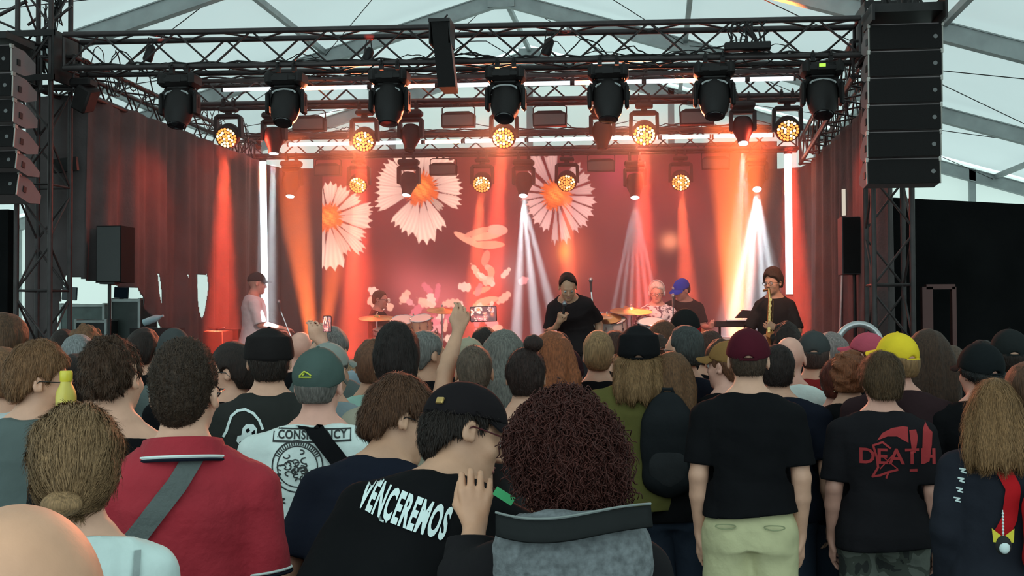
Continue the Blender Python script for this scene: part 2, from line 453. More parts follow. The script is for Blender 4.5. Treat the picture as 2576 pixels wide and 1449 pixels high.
# ------------------------------------------------------------------ the LED screen with its picture of flowers
def lin(c): 
    c = np.asarray(c, float)/255.0
    return np.where(c <= .04045, c/12.92, ((c+.055)/1.055)**2.4)
def smooth(a, b, x): t = np.clip((x-a)/(b-a), 0, 1); return t*t*(3-2*t)
YS = 18.1
s0 = at(790, 388, YS); s1 = at(1862, 388, YS)
def screen_picture(PX, PY):
    """colours of the picture shown at the photograph's positions PX, PY"""
    rs = np.random.default_rng(3)
    base = lin([92, 26, 28]); out = np.zeros(PX.shape + (3,)) + base
    n = lambda fx, fy, p: np.sin(PX*fx + 2.1*np.sin(PY*fy + p)) * np.sin(PY*fx*.8 + 1.7*np.sin(PX*fy*1.3 + p*2))
    cl = .5 + .5*n(.011, .017, 1.0); out *= (.55 + .6*cl)[..., None]
    def mix(mask, col): nonlocal out; out = out*(1-mask[..., None]) + lin(col)*mask[..., None]
    # blurred red and pink shapes
    for (x, y, rx, ry, c, a) in ((1440,640,50,80,(220,90,60),.75),(1430,640,16,26,(250,160,70),.8),(1690,618,24,22,(255,150,110),.9),(1860,640,55,60,(240,90,60),.5),
            (1040,720,60,60,(200,90,90),.6),(1120,760,90,70,(225,110,110),.7),(1260,700,60,110,(190,60,50),.8),(900,690,70,60,(190,60,40),.5),(1000,500,280,160,(120,40,42),.4),
            (1600,500,160,150,(110,30,40),.5),(1560,440,50,60,(180,50,90),.35),(1850,700,40,140,(250,110,60),.8),(1300,690,60,60,(150,120,120),.4)):
        d = ((PX-x)/rx)**2 + ((PY-y)/ry)**2; mix(a*np.exp(-d*1.2), c)
    def flower(cx, cy, petals, core, colr, tilt=0, seed=0, teeth=3):
        r_ = np.random.default_rng(seed); dx, dy = PX-cx, PY-cy; ang = np.degrees(np.arctan2(dy, dx)) % 360; rad = np.hypot(dx, dy)
        for (a, wdt, ln, shade) in petals:
            da = (ang - a + 180) % 360 - 180
            u = da/(wdt*.5); t = rad/ln
            edge = 1 - .10*np.abs(np.sin(u*PI*teeth*.5)) - .06*u*u
            w = np.clip(.25 + 1.15*np.clip(t, 0, 1)**.8, 0, 1)
            m = smooth(1.0, .93, np.abs(u)/w)*smooth(edge+.015, edge-.015, t)*smooth(.1, .16, t)
            streak = .5+.5*np.sin(u*13 + 2*np.sin(t*5 + a)) ; br = shade*(.80 + .22*streak*smooth(.2, .9, t) - .25*smooth(.7, 1.0, np.abs(u)/w)) * (.72 + .36*smooth(.15, .8, t))
            c = lin(colr)*br[..., None]; c[..., 1] *= 1 - .10*(1-t.clip(0,1)); out[:] = out*(1-m[..., None]) + c*m[..., None]
        # core of many small orange florets
        d = rad/core; jag = 1 + .16*np.sin(ang*.21*PI/2 + 3*np.sin(ang*.13)) ; m = smooth(jag, jag-.18, d)
        fl = .5 + .5*np.sin(PX*.9 + 2*np.sin(PY*.7))*np.sin(PY*.95 + 2*np.sin(PX*.6))
        c = lin([215, 88, 30])*(.55+.8*fl)[..., None] + lin([255,190,90])*(smooth(.75, .2, d)*fl*.5)[..., None]
        out[:] = out*(1-m[..., None]) + c*m[..., None]
    ca = (238, 190, 168)
    # petals: angle (0 = right, 90 = down), angular width, length, shade
    flower(826, 548, [(5,26,118,.95),(-12,16,122,.9),(-32,20,100,.95),(-58,26,92,.9),(-85,28,92,.95),(-112,24,88,.85),(28,18,112,.9),(44,16,132,.9),(62,20,110,.75),(82,30,138,1.05),(108,30,140,1.08),(140,24,100,.8),(180,30,90,.8),(215,26,90,.8)], 38, ca, seed=1)
    flower(1068, 480, [(176,22,120,1.0),(195,20,122,.95),(160,18,128,.98),(214,22,118,.95),(238,26,116,1.0),(264,30,108,.92),(-68,34,126,1.0),(-40,26,112,1.0),(-20,22,104,.98),(0,24,108,1.0),(22,20,112,.95),(64,22,120,1.05),(84,26,142,1.08),(106,26,124,1.05),(126,22,118,1.0),(44,18,78,.55)], 44, ca, seed=2)
    flower(1410, 500, [(178,14,96,.85),(196,14,110,.85),(214,14,100,.8),(238,20,120,.8),(262,20,108,.75),(-52,18,100,.7),(-30,18,98,.7),(-8,18,98,.75),(12,16,104,.95),(30,16,108,1.0),(46,14,112,.98),(60,12,110,.9),(78,13,126,.95),(92,9,126,.8),(110,16,98,1.0),(128,18,92,1.0),(146,16,86,.95),(162,14,82,.9)], 40, (225,170,160), seed=3, teeth=2)
    # a flower seen from the side, and buds along its stem
    for (x, y, rx, ry, rot, c) in ((1185,608,38,9,.5,(235,150,120)),(1235,600,42,10,-.15,(235,150,120)),(1262,585,26,13,.1,(240,150,130)),(1210,590,34,8,-.3,(225,130,105)),(1240,622,40,10,.0,(235,140,110)),
            (1232,655,10,20,.3,(225,120,100)),(1240,680,12,8,.5,(240,150,130)),(1246,690,9,14,0,(235,140,110)),(1222,735,24,7,-.3,(235,140,110)),(1235,760,30,9,-.2,(240,150,120)),(1225,775,26,8,.2,(240,150,110))):
        c_, s_ = math.cos(rot), math.sin(rot); dx, dy = (PX-x)*c_+(PY-y)*s_, -(PX-x)*s_+(PY-y)*c_
        mix(smooth(1.1, .85, (dx/rx)**2 + (dy/ry)**2), c)
    # pink blossoms along the bottom
    for k in range(46):
        x = rs.choice([960, 1040, 1125, 1020, 1110, 1160, 1215, 1290, 1180, 1250]) + rs.normal(0, 26); y = rs.uniform(690, 860); rx, ry = rs.uniform(8, 26), rs.uniform(5, 14); rot = rs.uniform(0, 3.14)
        c_, s_ = math.cos(rot), math.sin(rot); dx, dy = (PX-x)*c_+(PY-y)*s_, -(PX-x)*s_+(PY-y)*c_
        mix(.8*smooth(1.15, .8, (dx/rx)**2 + (dy/ry)**2 + .25*np.sin(dx*.5)), [(240,150,150),(225,110,120),(245,175,150),(250,200,180)][rs.integers(4)])
    # panel edge at the left flower
    mix(smooth(456, 452, PY)*smooth(872, 868, PX)*.85, (95, 30, 32))
    return out
def build_screen():
    nx, nz = 640, 300; zt, zb = s0.z, SZ+.25
    xs = np.linspace(s0.x, s1.x, nx); zs = np.linspace(zt, zb, nz)
    PXr = np.linspace(790, 1862, nx); py_b = pxof((s0.x+s1.x)/2, YS, zb)[1]
    PXg, PYg = np.meshgrid(PXr, np.linspace(388, py_b, nz))
    c = screen_picture(PXg, PYg)
    X, Z = np.meshgrid(xs, zs); v = np.stack([X, np.full_like(X, YS), Z], -1).reshape(-1, 3)
    i = np.arange(nz-1)[:, None]*nx + np.arange(nx-1)[None, :]; f = np.stack([i, i+nx, i+nx+1, i+1], -1).reshape(-1, 4)
    t = empty('led_screen', ((s0.x+s1.x)/2, YS, SZ), 0, 'large video screen of white daisies at the back of the stage', 'screen')
    me = bpy.data.meshes.new('display'); me.vertices.add(len(v)); me.vertices.foreach_set('co', (v - np.array(t.location)).ravel())
    me.loops.add(len(f)*4); me.loops.foreach_set('vertex_index', f.ravel()); me.polygons.add(len(f)); me.polygons.foreach_set('loop_start', np.arange(len(f))*4)
    me.update(calc_edges=True)
    at_ = me.color_attributes.new('picture', 'FLOAT_COLOR', 'POINT'); at_.data.foreach_set('color', np.concatenate([c.reshape(-1, 3), np.ones((len(v), 1))], 1).astype(np.float32).ravel())
    m = bpy.data.materials.new('screen picture'); m.use_nodes = True; nt = m.node_tree; p = nt.nodes['Principled BSDF']
    p.inputs['Base Color'].default_value = (.01,.01,.01,1); p.inputs['Roughness'].default_value = .5
    a = nt.nodes.new('ShaderNodeAttribute'); a.attribute_name = 'picture'; nt.links.new(a.outputs['Color'], p.inputs['Emission Color']); p.inputs['Emission Strength'].default_value = SCREEN_E
    me.materials.append(m); o = bpy.data.objects.new('display', me); COL.objects.link(o); o.parent = t
    g = MB(); w = s1.x-s0.x; zc = (zt+zb)/2 - SZ
    g.box((0, .09, zc), (w+.04, .12, zt-zb+.04)); g.build('cabinet_frame', M_BLACKMETAL, t)
SCREEN_E = 1.6
build_screen()
HAZE_D = .052
PW = 82.0   # haze lamps are many kilowatts of narrow light
# ------------------------------------------------------------------ stage lights
RED = (1.0, .075, .035); ORANGE = (1.0, .22, .05); WHITE = (.85, .95, 1.0)
def spot(parent, loc, target, col, power, deg, blend=.3, size=.05, name='lamp_light'):
    l = bpy.data.lights.new(name, 'SPOT'); l.color = col; l.energy = power*PW; l.spot_size = math.radians(deg); l.spot_blend = blend; l.shadow_soft_size = size
    o = bpy.data.objects.new(name, l); COL.objects.link(o); o.parent = parent; o.location = loc
    d = (Vector(target) - (parent.matrix_basis @ Vector(loc)))
    d = parent.matrix_basis.to_3x3().inverted() @ d
    o.rotation_euler = d.to_track_quat('-Z', 'Y').to_euler(); return o
def hang_clamps(g, w, up):
    for sx in (-1, 1):
        g.box((sx*w, 0, up/2+.01), (.035, .045, up)); g.tube([(sx*w + .0, .05*math.cos(t), up + .035*math.sin(t)) for t in [i*PI/6 - .2 for i in range(8)]], .010, 6)
def rotx(a): return Matrix.Rotation(a, 3, 'X')
M_LED = emat('orange led glow', (1.0, .27, .055), 2.6); M_LEDHOT = emat('yellow led glow', (1.0, .66, .26), 4.5)
M_WHITELENS = emat('white lamp lens', (.9, 1.0, 1.0), 30.0)
def profile_head(p, s, label, aim, shine=None):
    """big moving head: base with rounded ends, yoke, egg-shaped head"""
    t = empty('moving_head_light', p, 0, label, 'stage light', 'big dark moving heads on the front truss')
    g = MB(); g.rbox((0,0,-.06), (.30,.20,.10), .035); g.rbox((-.13,0,-.055), (.07,.24,.13), .03); g.rbox((.13,0,-.055), (.07,.24,.13), .03); hang_clamps(g, .07, .06)
    g.box((0,-.102,-.055), (.09,.006,.05)); g.build('base', M_FIX, t)
    g = MB()
    for sx in (-1, 1):
        pts = [(sx*.06, 0, -.115), (sx*.125, 0, -.15), (sx*.150, 0, -.22), (sx*.150, 0, -.30)]
        for a, b in zip(pts, pts[1:]): g.cyl(a, b, .028, 8)
        g.rbox((sx*.152, 0, -.27), (.035, .13, .20), .02)
    g.rbox((0,0,-.125), (.20,.13,.04), .015); g.build('yoke', M_FIX, t)
    R = rotx(aim); c = Vector((0,0,-.28)); ax = R @ Vector((0,0,-1))
    g = MB(); g.lathe([(.03,-.20),(.075,-.195),(.105,-.165),(.122,-.10),(.126,-.02),(.122,.07),(.108,.14),(.085,.18),(.082,.20)], c, ax, 24)
    h = g.build('head', M_FIX, t)
    g = MB(); g.lathe([(.075,.199),(.07,.207),(.02,.212)], c, ax, 20); g.build('lens', M_GLASSB, h)
    if shine: spot(t, c + ax*.25, shine, (1,.50,.38), 2.2, 46, .8, .08)  # added warm fill for the band's faces; the head's lens stays dark
    g = MB()  # pale arc standing in for the highlight between yoke and head
    g.tube([(.10*math.cos(a), -.07, -.19 + .035*math.sin(a)) for a in [PI*i/12 for i in range(13)]], .008, 6); g.build('highlight_arc', mat('grey plastic', (.4,.42,.42), .3), h)
    t.scale = (1.13, 1.1, 1.08); return t
for k, (x, y, aim) in enumerate(((452,182,-.35),(720,178,-.5),(980,172,-.25),(1272,166,-.55),(1530,160,-.3),(1796,153,-.4),(2067,150,-.45))):
    p = at(x, y, Y1-.02); p.z = at(x, y, Y1).z - .03
    profile_head(p, 1, ['dark moving head hanging at the far left end of the front truss', 'dark moving head on the front truss, second from its left end', 'dark moving head on the front truss just left of the hanging column speaker',
        'dark moving head near the middle of the front truss, right of the column speaker', 'dark moving head on the front truss with red glow in its bend, fifth along', 'dark moving head on the front truss above the right flood lamp', 'dark moving head with a green display beside the right speaker array'][k], aim, (p.x*.75 - .4, 13.6, 1.6))
g = MB(); p = at(2069, 163, Y1-.13); g.box(p, (.05,.01,.025)); o = g.build('status_display', emat('green display', (.5,1.0,.1), 1.2)); 
t_ = [o2 for o2 in bpy.data.objects if o2.name.startswith('moving_head_light')][-1]; o.parent = t_; o.matrix_parent_inverse = Matrix.Translation(t_.location).inverted()

def honeycomb(R, c, r, parent):
    g = MB(); u, w, ax = R @ Vector((1,0,0)), R @ Vector((0,1,0)), R @ Vector((0,0,-1)); q = r/2.55
    q = r/3.35
    for ring_, cnt_ in ((0, 1), (1, 6), (2, 12), (3, 18)):
        for j in range(cnt_):
            th = 2*PI*(j + .5*(ring_ % 2))/cnt_; a, b = ring_*math.cos(th), ring_*math.sin(th)
            g.cur = 1 if random.random() < .3 else 0
            g.cyl(c + u*a*q + w*b*q, c + u*a*q + w*b*q + ax*.008, q*.44, 9)
    return g.build('led_cells', [M_LED, M_LEDHOT], parent)
def wash_light(p, label, tilt=.9, target=None, power=0, deg=16, grp='round orange LED wash lights', s=1.0, col=RED, flood_to=None, across=None, crowd=None, crowd_p=9.0):
    t = empty('wash_light', p, 0, label, 'stage light', grp)
    g = MB(); g.rbox((0,0,-.03), (.20,.14,.05), .015); g.rbox((0,0,-.075), (.07,.07,.05), .01); hang_clamps(g, .06, .07); g.build('base', M_FIX, t)
    g = MB(); g.rbox((0,0,-.11), (.27,.11,.05), .015)
    for sx in (-1, 1):
        g.prism([(sx*.13,-.09),(sx*.165,-.12),(sx*.17,-.36),(sx*.135,-.36),(sx*.125,-.16)], -.045, .045)
    g.build('yoke', M_FIX, t)
    R = rotx(-tilt); c = Vector((0,0,-.33)); ax = R @ Vector((0,0,-1))
    g = MB(); g.lathe([(.06,-.13),(.10,-.12),(.13,-.06),(.14,.0),(.142,.06),(.132,.085),(.125,.085),(.122,.07)], c, ax, 28)
    h = g.build('head', M_FIX, t)
    honeycomb(R, c + ax*.078, .118, h)
    if power: spot(t, c + ax*.16, target, col, power, deg, .5, .06)
    if flood_to: spot(t, c + ax*.18, flood_to, (1,.085,.045), .9, 115, .8, .1)
    if crowd: spot(t, c + ax*.18 + Vector((0,-.05,0)), crowd, (1,.26,.12), crowd_p, 62, .9, .1)
    if across: spot(t, c + ax*.18 + Vector((0,.05,-.05)), across, (1,.085,.045), 4.5, 78, .9, .1)
    t.scale = (s, s, s); return t
def beam_light(p, label, tilt=.15, on=0.0, fan=None, s=1.0, grp='small beam moving heads', deg=5, power=0, col=WHITE, roll=0.0):
    t = empty('beam_light', p, 0, label, 'stage light', grp)
    g = MB(); g.rbox((0,0,-.035), (.25,.15,.07), .02); hang_clamps(g, .06, .06); g.build('base', M_FIX, t)
    g = MB(); g.rbox((0,0,-.10), (.25,.12,.05), .02)
    for sx in (-1, 1): g.prism([(sx*.105,-.08),(sx*.135,-.10),(sx*.135,-.29),(sx*.105,-.30),(sx*.095,-.15)], -.05, .05)
    g.build('yoke', M_FIX, t)
    R = rotx(-tilt) @ Matrix.Rotation(roll, 3, 'Y'); c = Vector((0,0,-.27)); ax = R @ Vector((0,0,-1))
    g = MB(); g.lathe([(.04,-.11),(.085,-.10),(.102,-.05),(.102,.03),(.085,.07),(.062,.12),(.055,.17),(.048,.172)], c, ax, 24); h = g.build('head', M_FIX, t)
    g = MB(); g.lathe([(.050,.168),(.046,.176),(.01,.180)], c, ax, 20); g.build('lens', M_WHITELENS if on else M_GLASSB, h)
    if on and fan:
        for tx, pw, dg in fan: spot(t, c + ax*.20, tx, col, pw*1.9, dg, .25, .03)
    t.scale = (s, s, s); return t
BP = 1.0
FL = SZ
# second row, on the middle truss
W2 = ((575,270,'orange wash light at the left end of the middle truss, over the drape'),(917,278,'orange wash light on the middle truss above the left daisy'),(1268,268,'orange wash light at the centre of the middle truss'),(1620,260,'orange wash light on the middle truss between two dark heads'),(1980,248,'orange wash light at the right end of the middle truss'))
tg2 = [at(560,900,13.6), at(900,1000,13.8), at(1215,1000,13.7), at(1620,1000,13.6), at(2010,900,13.9)]
for (x, y, lb_), tg in zip(W2, tg2):
    p = at(x, y, Y2-.02); wash_light(p, lb_, 1.05, tg, 260*BP, 12, grp='orange wash lights on the middle truss', flood_to=(p.x + (-1.5 if x < 700 else 1.2 if x > 1900 else 0), 12.7 if x < 700 or x > 1900 else 15.0, 1.4), across=(-5.4, 12.6, 2.3) if x > 1900 else (2.2, 14.0, 2.0) if x < 700 else None, crowd=(p.x*.5 - .8, 4.0, 1.7) if 800 < x < 1700 else None)
spec = [(690,283,'beam light on the middle truss with a small white dot, beside the left drape', 1, [((at(675,900,14.2)), 160, 5)], .1),
        (1033,277,'unlit beam head on the middle truss above the centre daisy', 0, None, .35),
        (1515,268,'unlit beam head on the middle truss above the right daisy', 0, None, .1),
        (1868,256,'beam light on the middle truss shining down by the saxophonist', 1, [(at(1850,900,14.6), 70, 5), (at(1900,900,14.3), 60, 4), (at(1810,900,14.3), 45, 4)], .35)]
for x, y, lb_, on, fan, tl in spec: beam_light(at(x, y, Y2-.02), lb_, tl, on, fan, grp='beam heads on the middle truss', s=1.1)
# third row, under the rear truss
W3 = ((903,405,'orange wash light under the rear truss by the left daisy'),(1213,402,'orange wash light under the rear truss between the daisies'),(1426,398,'orange wash light hanging in front of the right daisy'),(1712,396,'orange wash light under the rear truss at the right of the screen'))
tg3 = [at(870,1000,16.9), at(1180,1000,16.8), at(1440,1000,16.9), at(1745,1000,16.8)]
for (x, y, lb_), tg in zip(W3, tg3): wash_light(at(x, y-3, Y3-.02), lb_, 1.0, tg, 300*BP, 11, grp='orange wash lights under the rear truss', s=1.05, col=(1,.12,.05), flood_to=(at(x,y,Y3).x, 12.0, .6))
spec3 = [(733,408,'beam light left of the screen throwing a soft white shaft', 1, [(at(700,1000,17.1), 420, 8)], .3, .0),
         (1028,404,'beam head in front of the centre daisy with a faint white dot', 1, None, .3, .1),
         (1317,405,'bright white beam light between the centre and right daisies', 1, [(at(1290,1000,16.8), 260, 5),(at(1370,1000,16.6), 260, 5),(at(1450,1000,16.8), 160, 5)], .35, .0),
         (1597,408,'beam light throwing a striped white fan onto the stage', 1, [(at(1597+dx,1010,17.0+.1*math.sin(dx)), 230, 1.9) for dx in (-105,-62,-20,22,64,108)], .3, .0),
         (1902,392,'very bright white beam light at the right under the rear truss', 1, [(at(1800,1000,16.9), 200, 6),(at(1860,1000,16.6), 260, 5),(at(1935,1000,16.7), 300, 4),(at(1990,1000,16.9), 200, 5),(at(1890,1000,16.9), 13, 34)], .6, .0)]
for x, y, lb_, on, fan, tl, rl in spec3: beam_light(at(x, y-3, Y3-.02), lb_, tl, on, fan, grp='beam heads under the rear truss', s=1.25, roll=rl)
# blinders / floods
def flood(p, label, s=1.0):
    t = empty('flood_light', p, 0, label, 'stage light', 'flat rectangular flood lamps')
    g = MB(); g.prism([(-.19,-.22),(.19,-.22),(.195,-.08),(.13,-.045),(-.13,-.045),(-.195,-.08)], -.05, .07); g.build('housing', M_FIX, t)
    g = MB(); g.box((0,-.053,-.145), (.35,.008,.12)); g.build('front_panel', mat('brown lamp glass', (.12,.07,.06), .25), t)
    g = MB(); g.tube([(-.19,.01,-.11),(-.19,.01,.0),(-.16,.01,.02),(.16,.01,.02),(.19,.01,.0),(.19,.01,-.11)], .008, 6); g.box((0,.01,.035),(.03,.03,.03)); g.box((-.09,.01,.035),(.03,.03,.03)); g.build('bracket', M_BLACKMETAL, t)
    t.scale = (s,s,s); return t
for x, y, lb_ in ((778,282,'flood lamp under the middle truss, left of the daisies'),(1153,272,'flood lamp under the middle truss left of the centre wash light'),(1383,270,'flood lamp under the middle truss right of the centre wash light'),(1753,265,'flood lamp under the middle truss near its right end')):
    flood(at(x, y, Y2), lb_)
for x, y, lb_ in ((825,404,'hazy flood lamp above the left daisy'),(1115,402,'flood lamp hanging over the centre daisy'),(1512,392,'hazy flood lamp right of the right daisy'),(1800,386,'faint flood lamp under the rear truss at its right')):
    flood(at(x, y, Y3), lb_, 1.05)
# floor uplights that shine orange through the haze
def uplight(p, label, fan):
    t = empty('floor_uplight', p, 0, label, 'stage light', 'orange lights standing on the stage floor')
    MB().rbox((0,0,.07), (.26,.2,.14), .02).build('base', M_FIX, t)
    MB().lathe([(.08,0),(.10,.05),(.10,.12),(.09,.13)], (0,0,.14), (0,0,1), 20).build('head', M_FIX, t)
    MB().lathe([(.085,.270),(.02,.275)], (0,0,0), (0,0,1), 16).build('lens', M_LED, t)
    for tx, pw, dg in fan: spot(t, (0,0,.30), tx, (1,.16,.035), pw, dg, .6, .05)
uplight(Vector((at(800,900,16.6).x, 16.6, SZ)), 'orange uplight on the stage floor left of the screen', [(at(745,560,16.5), 480, 12), (at(850,600,16.9), 300, 11)])
uplight(Vector((at(1850,900,16.6).x, 16.6, SZ)), 'orange uplight on the stage floor right of the screen', [(at(1850,500,16.5), 750, 16), (at(1880,560,16.9), 450, 14)])
# ---- LED tubes
def tube_mat(name, hot0, hot1, axis_len, base=3.0, hot=16.0, hotcol=(1.0,.32,.18)):
    """a light bar whose stretch hot0..hot1 (fraction) burns brighter"""
    m = bpy.data.materials.new(name); m.use_nodes = True; nt = m.node_tree; nt.nodes.clear()
    tc = nt.nodes.new('ShaderNodeTexCoord'); sp = nt.nodes.new('ShaderNodeSeparateXYZ'); nt.links.new(tc.outputs['Generated'], sp.inputs[0])
    r = nt.nodes.new('ShaderNodeValToRGB'); nt.links.new(sp.outputs[axis_len], r.inputs[0])
    e = r.color_ramp.elements; w = (.62,.72,.78,1)
    e[0].position = 0; e[0].color = w; e[1].position = 1; e[1].color = w
    if hot1 > hot0:
        for pp, v in ((hot0, w), (min(1,hot0+.03), (1,1,1,1)), (max(0,hot1-.06), (1,1,1,1)), (hot1, w)): q = e.new(pp); q.color = v
        if hot0 <= 0: e[0].color = (1,1,1,1)
        if hot1 >= 1: e[-1].color = (1,1,1,1)
    mth = nt.nodes.new('ShaderNodeMapRange'); nt.links.new(r.outputs[0], mth.inputs[0]); mth.inputs[1].default_value = .72; mth.inputs[2].default_value = 1; mth.inputs[3].default_value = base; mth.inputs[4].default_value = hot
    cr = nt.nodes.new('ShaderNodeMapRange'); nt.links.new(r.outputs[0], cr.inputs[0]); cr.inputs[1].default_value = .72; cr.inputs[2].default_value = 1; cr.inputs[3].default_value = 0; cr.inputs[4].default_value = 1
    mx = nt.nodes.new('ShaderNodeMixRGB'); nt.links.new(cr.outputs[0], mx.inputs[0]); mx.inputs[1].default_value = (.85,.95,1,1); mx.inputs[2].default_value = (*hotcol, 1)
    em = nt.nodes.new('ShaderNodeEmission'); nt.links.new(mx.outputs[0], em.inputs[0]); nt.links.new(mth.outputs[0], em.inputs[1])
    o = nt.nodes.new('ShaderNodeOutputMaterial'); nt.links.new(em.outputs[0], o.inputs[0]); return m
def led_tube(a, b, r, label, hot=(0,0), axis=0, grp='white light tubes', base=1.6, hotv=9):
    a = Vector(a); b = Vector(b); t = empty('led_tube', a, 0, label, 'light tube', grp); d = b-a
    MB().cyl((0,0,0), d, r, 12).build('diffuser', tube_mat('tube glow', *hot, axis, base, hotv), t)
    u = d.normalized()
    for e in (Vector(), d): MB().cyl(e - u*.012, e + u*.012, r*1.15, 12).build('end_cap', M_BLACKMETAL, t)
    return t
x0s = [557, 752, 930, 1100, 1262, 1440, 1620, 1760, 1880, 2002]
yy = lambda x: 226 - (x-557)*.0198
hots = [(0,0),(0,.55),(.45,1),(0,0),(0,0),(0,.3),(.55,1),(0,.35),(0,0)]
ords = ['leftmost','second','third','fourth','fifth','sixth','seventh','eighth','rightmost']
for k in range(9):
    a = at(x0s[k]+3, yy(x0s[k]), Y2-.05); b = at(x0s[k+1]-3, yy(x0s[k+1]), Y2-.05)
    led_tube(a, b, .024, f'{ords[k]} horizontal light tube on the middle truss' + (', glowing red-hot on part' if hots[k][1] else ''), hots[k], 0, 'upper row of light tubes')
x0s = [722, 885, 1065, 1165, 1325, 1500, 1660, 1790, 1948]
yy = lambda x: 364 - (x-722)*.0196
hots = [(0,0),(0,0),(0,.99),(0,0),(0,0),(.1,.6),(.1,.75),(0,0)]
for k in range(8):
    a = at(x0s[k]+3, yy(x0s[k]), Y3-.05); b = at(x0s[k+1]-3, yy(x0s[k+1]), Y3-.05)
    led_tube(a, b, .028, f'{(ords[:7]+["rightmost"])[k]} horizontal light tube on the rear truss' + (', burning brighter than its neighbours' if hots[k][1] else ''), hots[k], 0, 'lower row of light tubes')
a = at(667, 812, 17.0); b = at(661, 404, 17.0); led_tube(a, b, .050, 'tall upright light tube in front of the left drape', (.80,1.0), 2, 'upright light tubes', 3.0, 14)
a = at(1986, 742, 17.0); b = at(1982, 386, 17.0); led_tube(a, b, .050, 'tall upright light tube at the right behind the saxophonist', (.70,1.0), 2, 'upright light tubes', 2.6, 14)

# ---- haze over the stage
g = MB(); g.box(((XL+XR)/2+.1, 14.95, 2.55), (XR-XL-.5, 7.1-.4, 3.86)); o = g.build('stage_haze', None or M_FIX, smooth=False); o.data.materials.clear()
m = bpy.data.materials.new('stage haze'); m.use_nodes = True; nt = m.node_tree; nt.nodes.clear()
v = nt.nodes.new('ShaderNodeVolumeScatter'); v.inputs['Color'].default_value = (.95,.95,.95,1); v.inputs['Density'].default_value = HAZE_D; v.inputs['Anisotropy'].default_value = .0
ou = nt.nodes.new('ShaderNodeOutputMaterial'); nt.links.new(v.outputs[0], ou.inputs['Volume']); o.data.materials.append(m)
try: m.cycles.homogeneous_volume = True
except Exception: pass
tag(o, 'thin theatrical haze hanging over the stage', 'haze', kind='stuff')
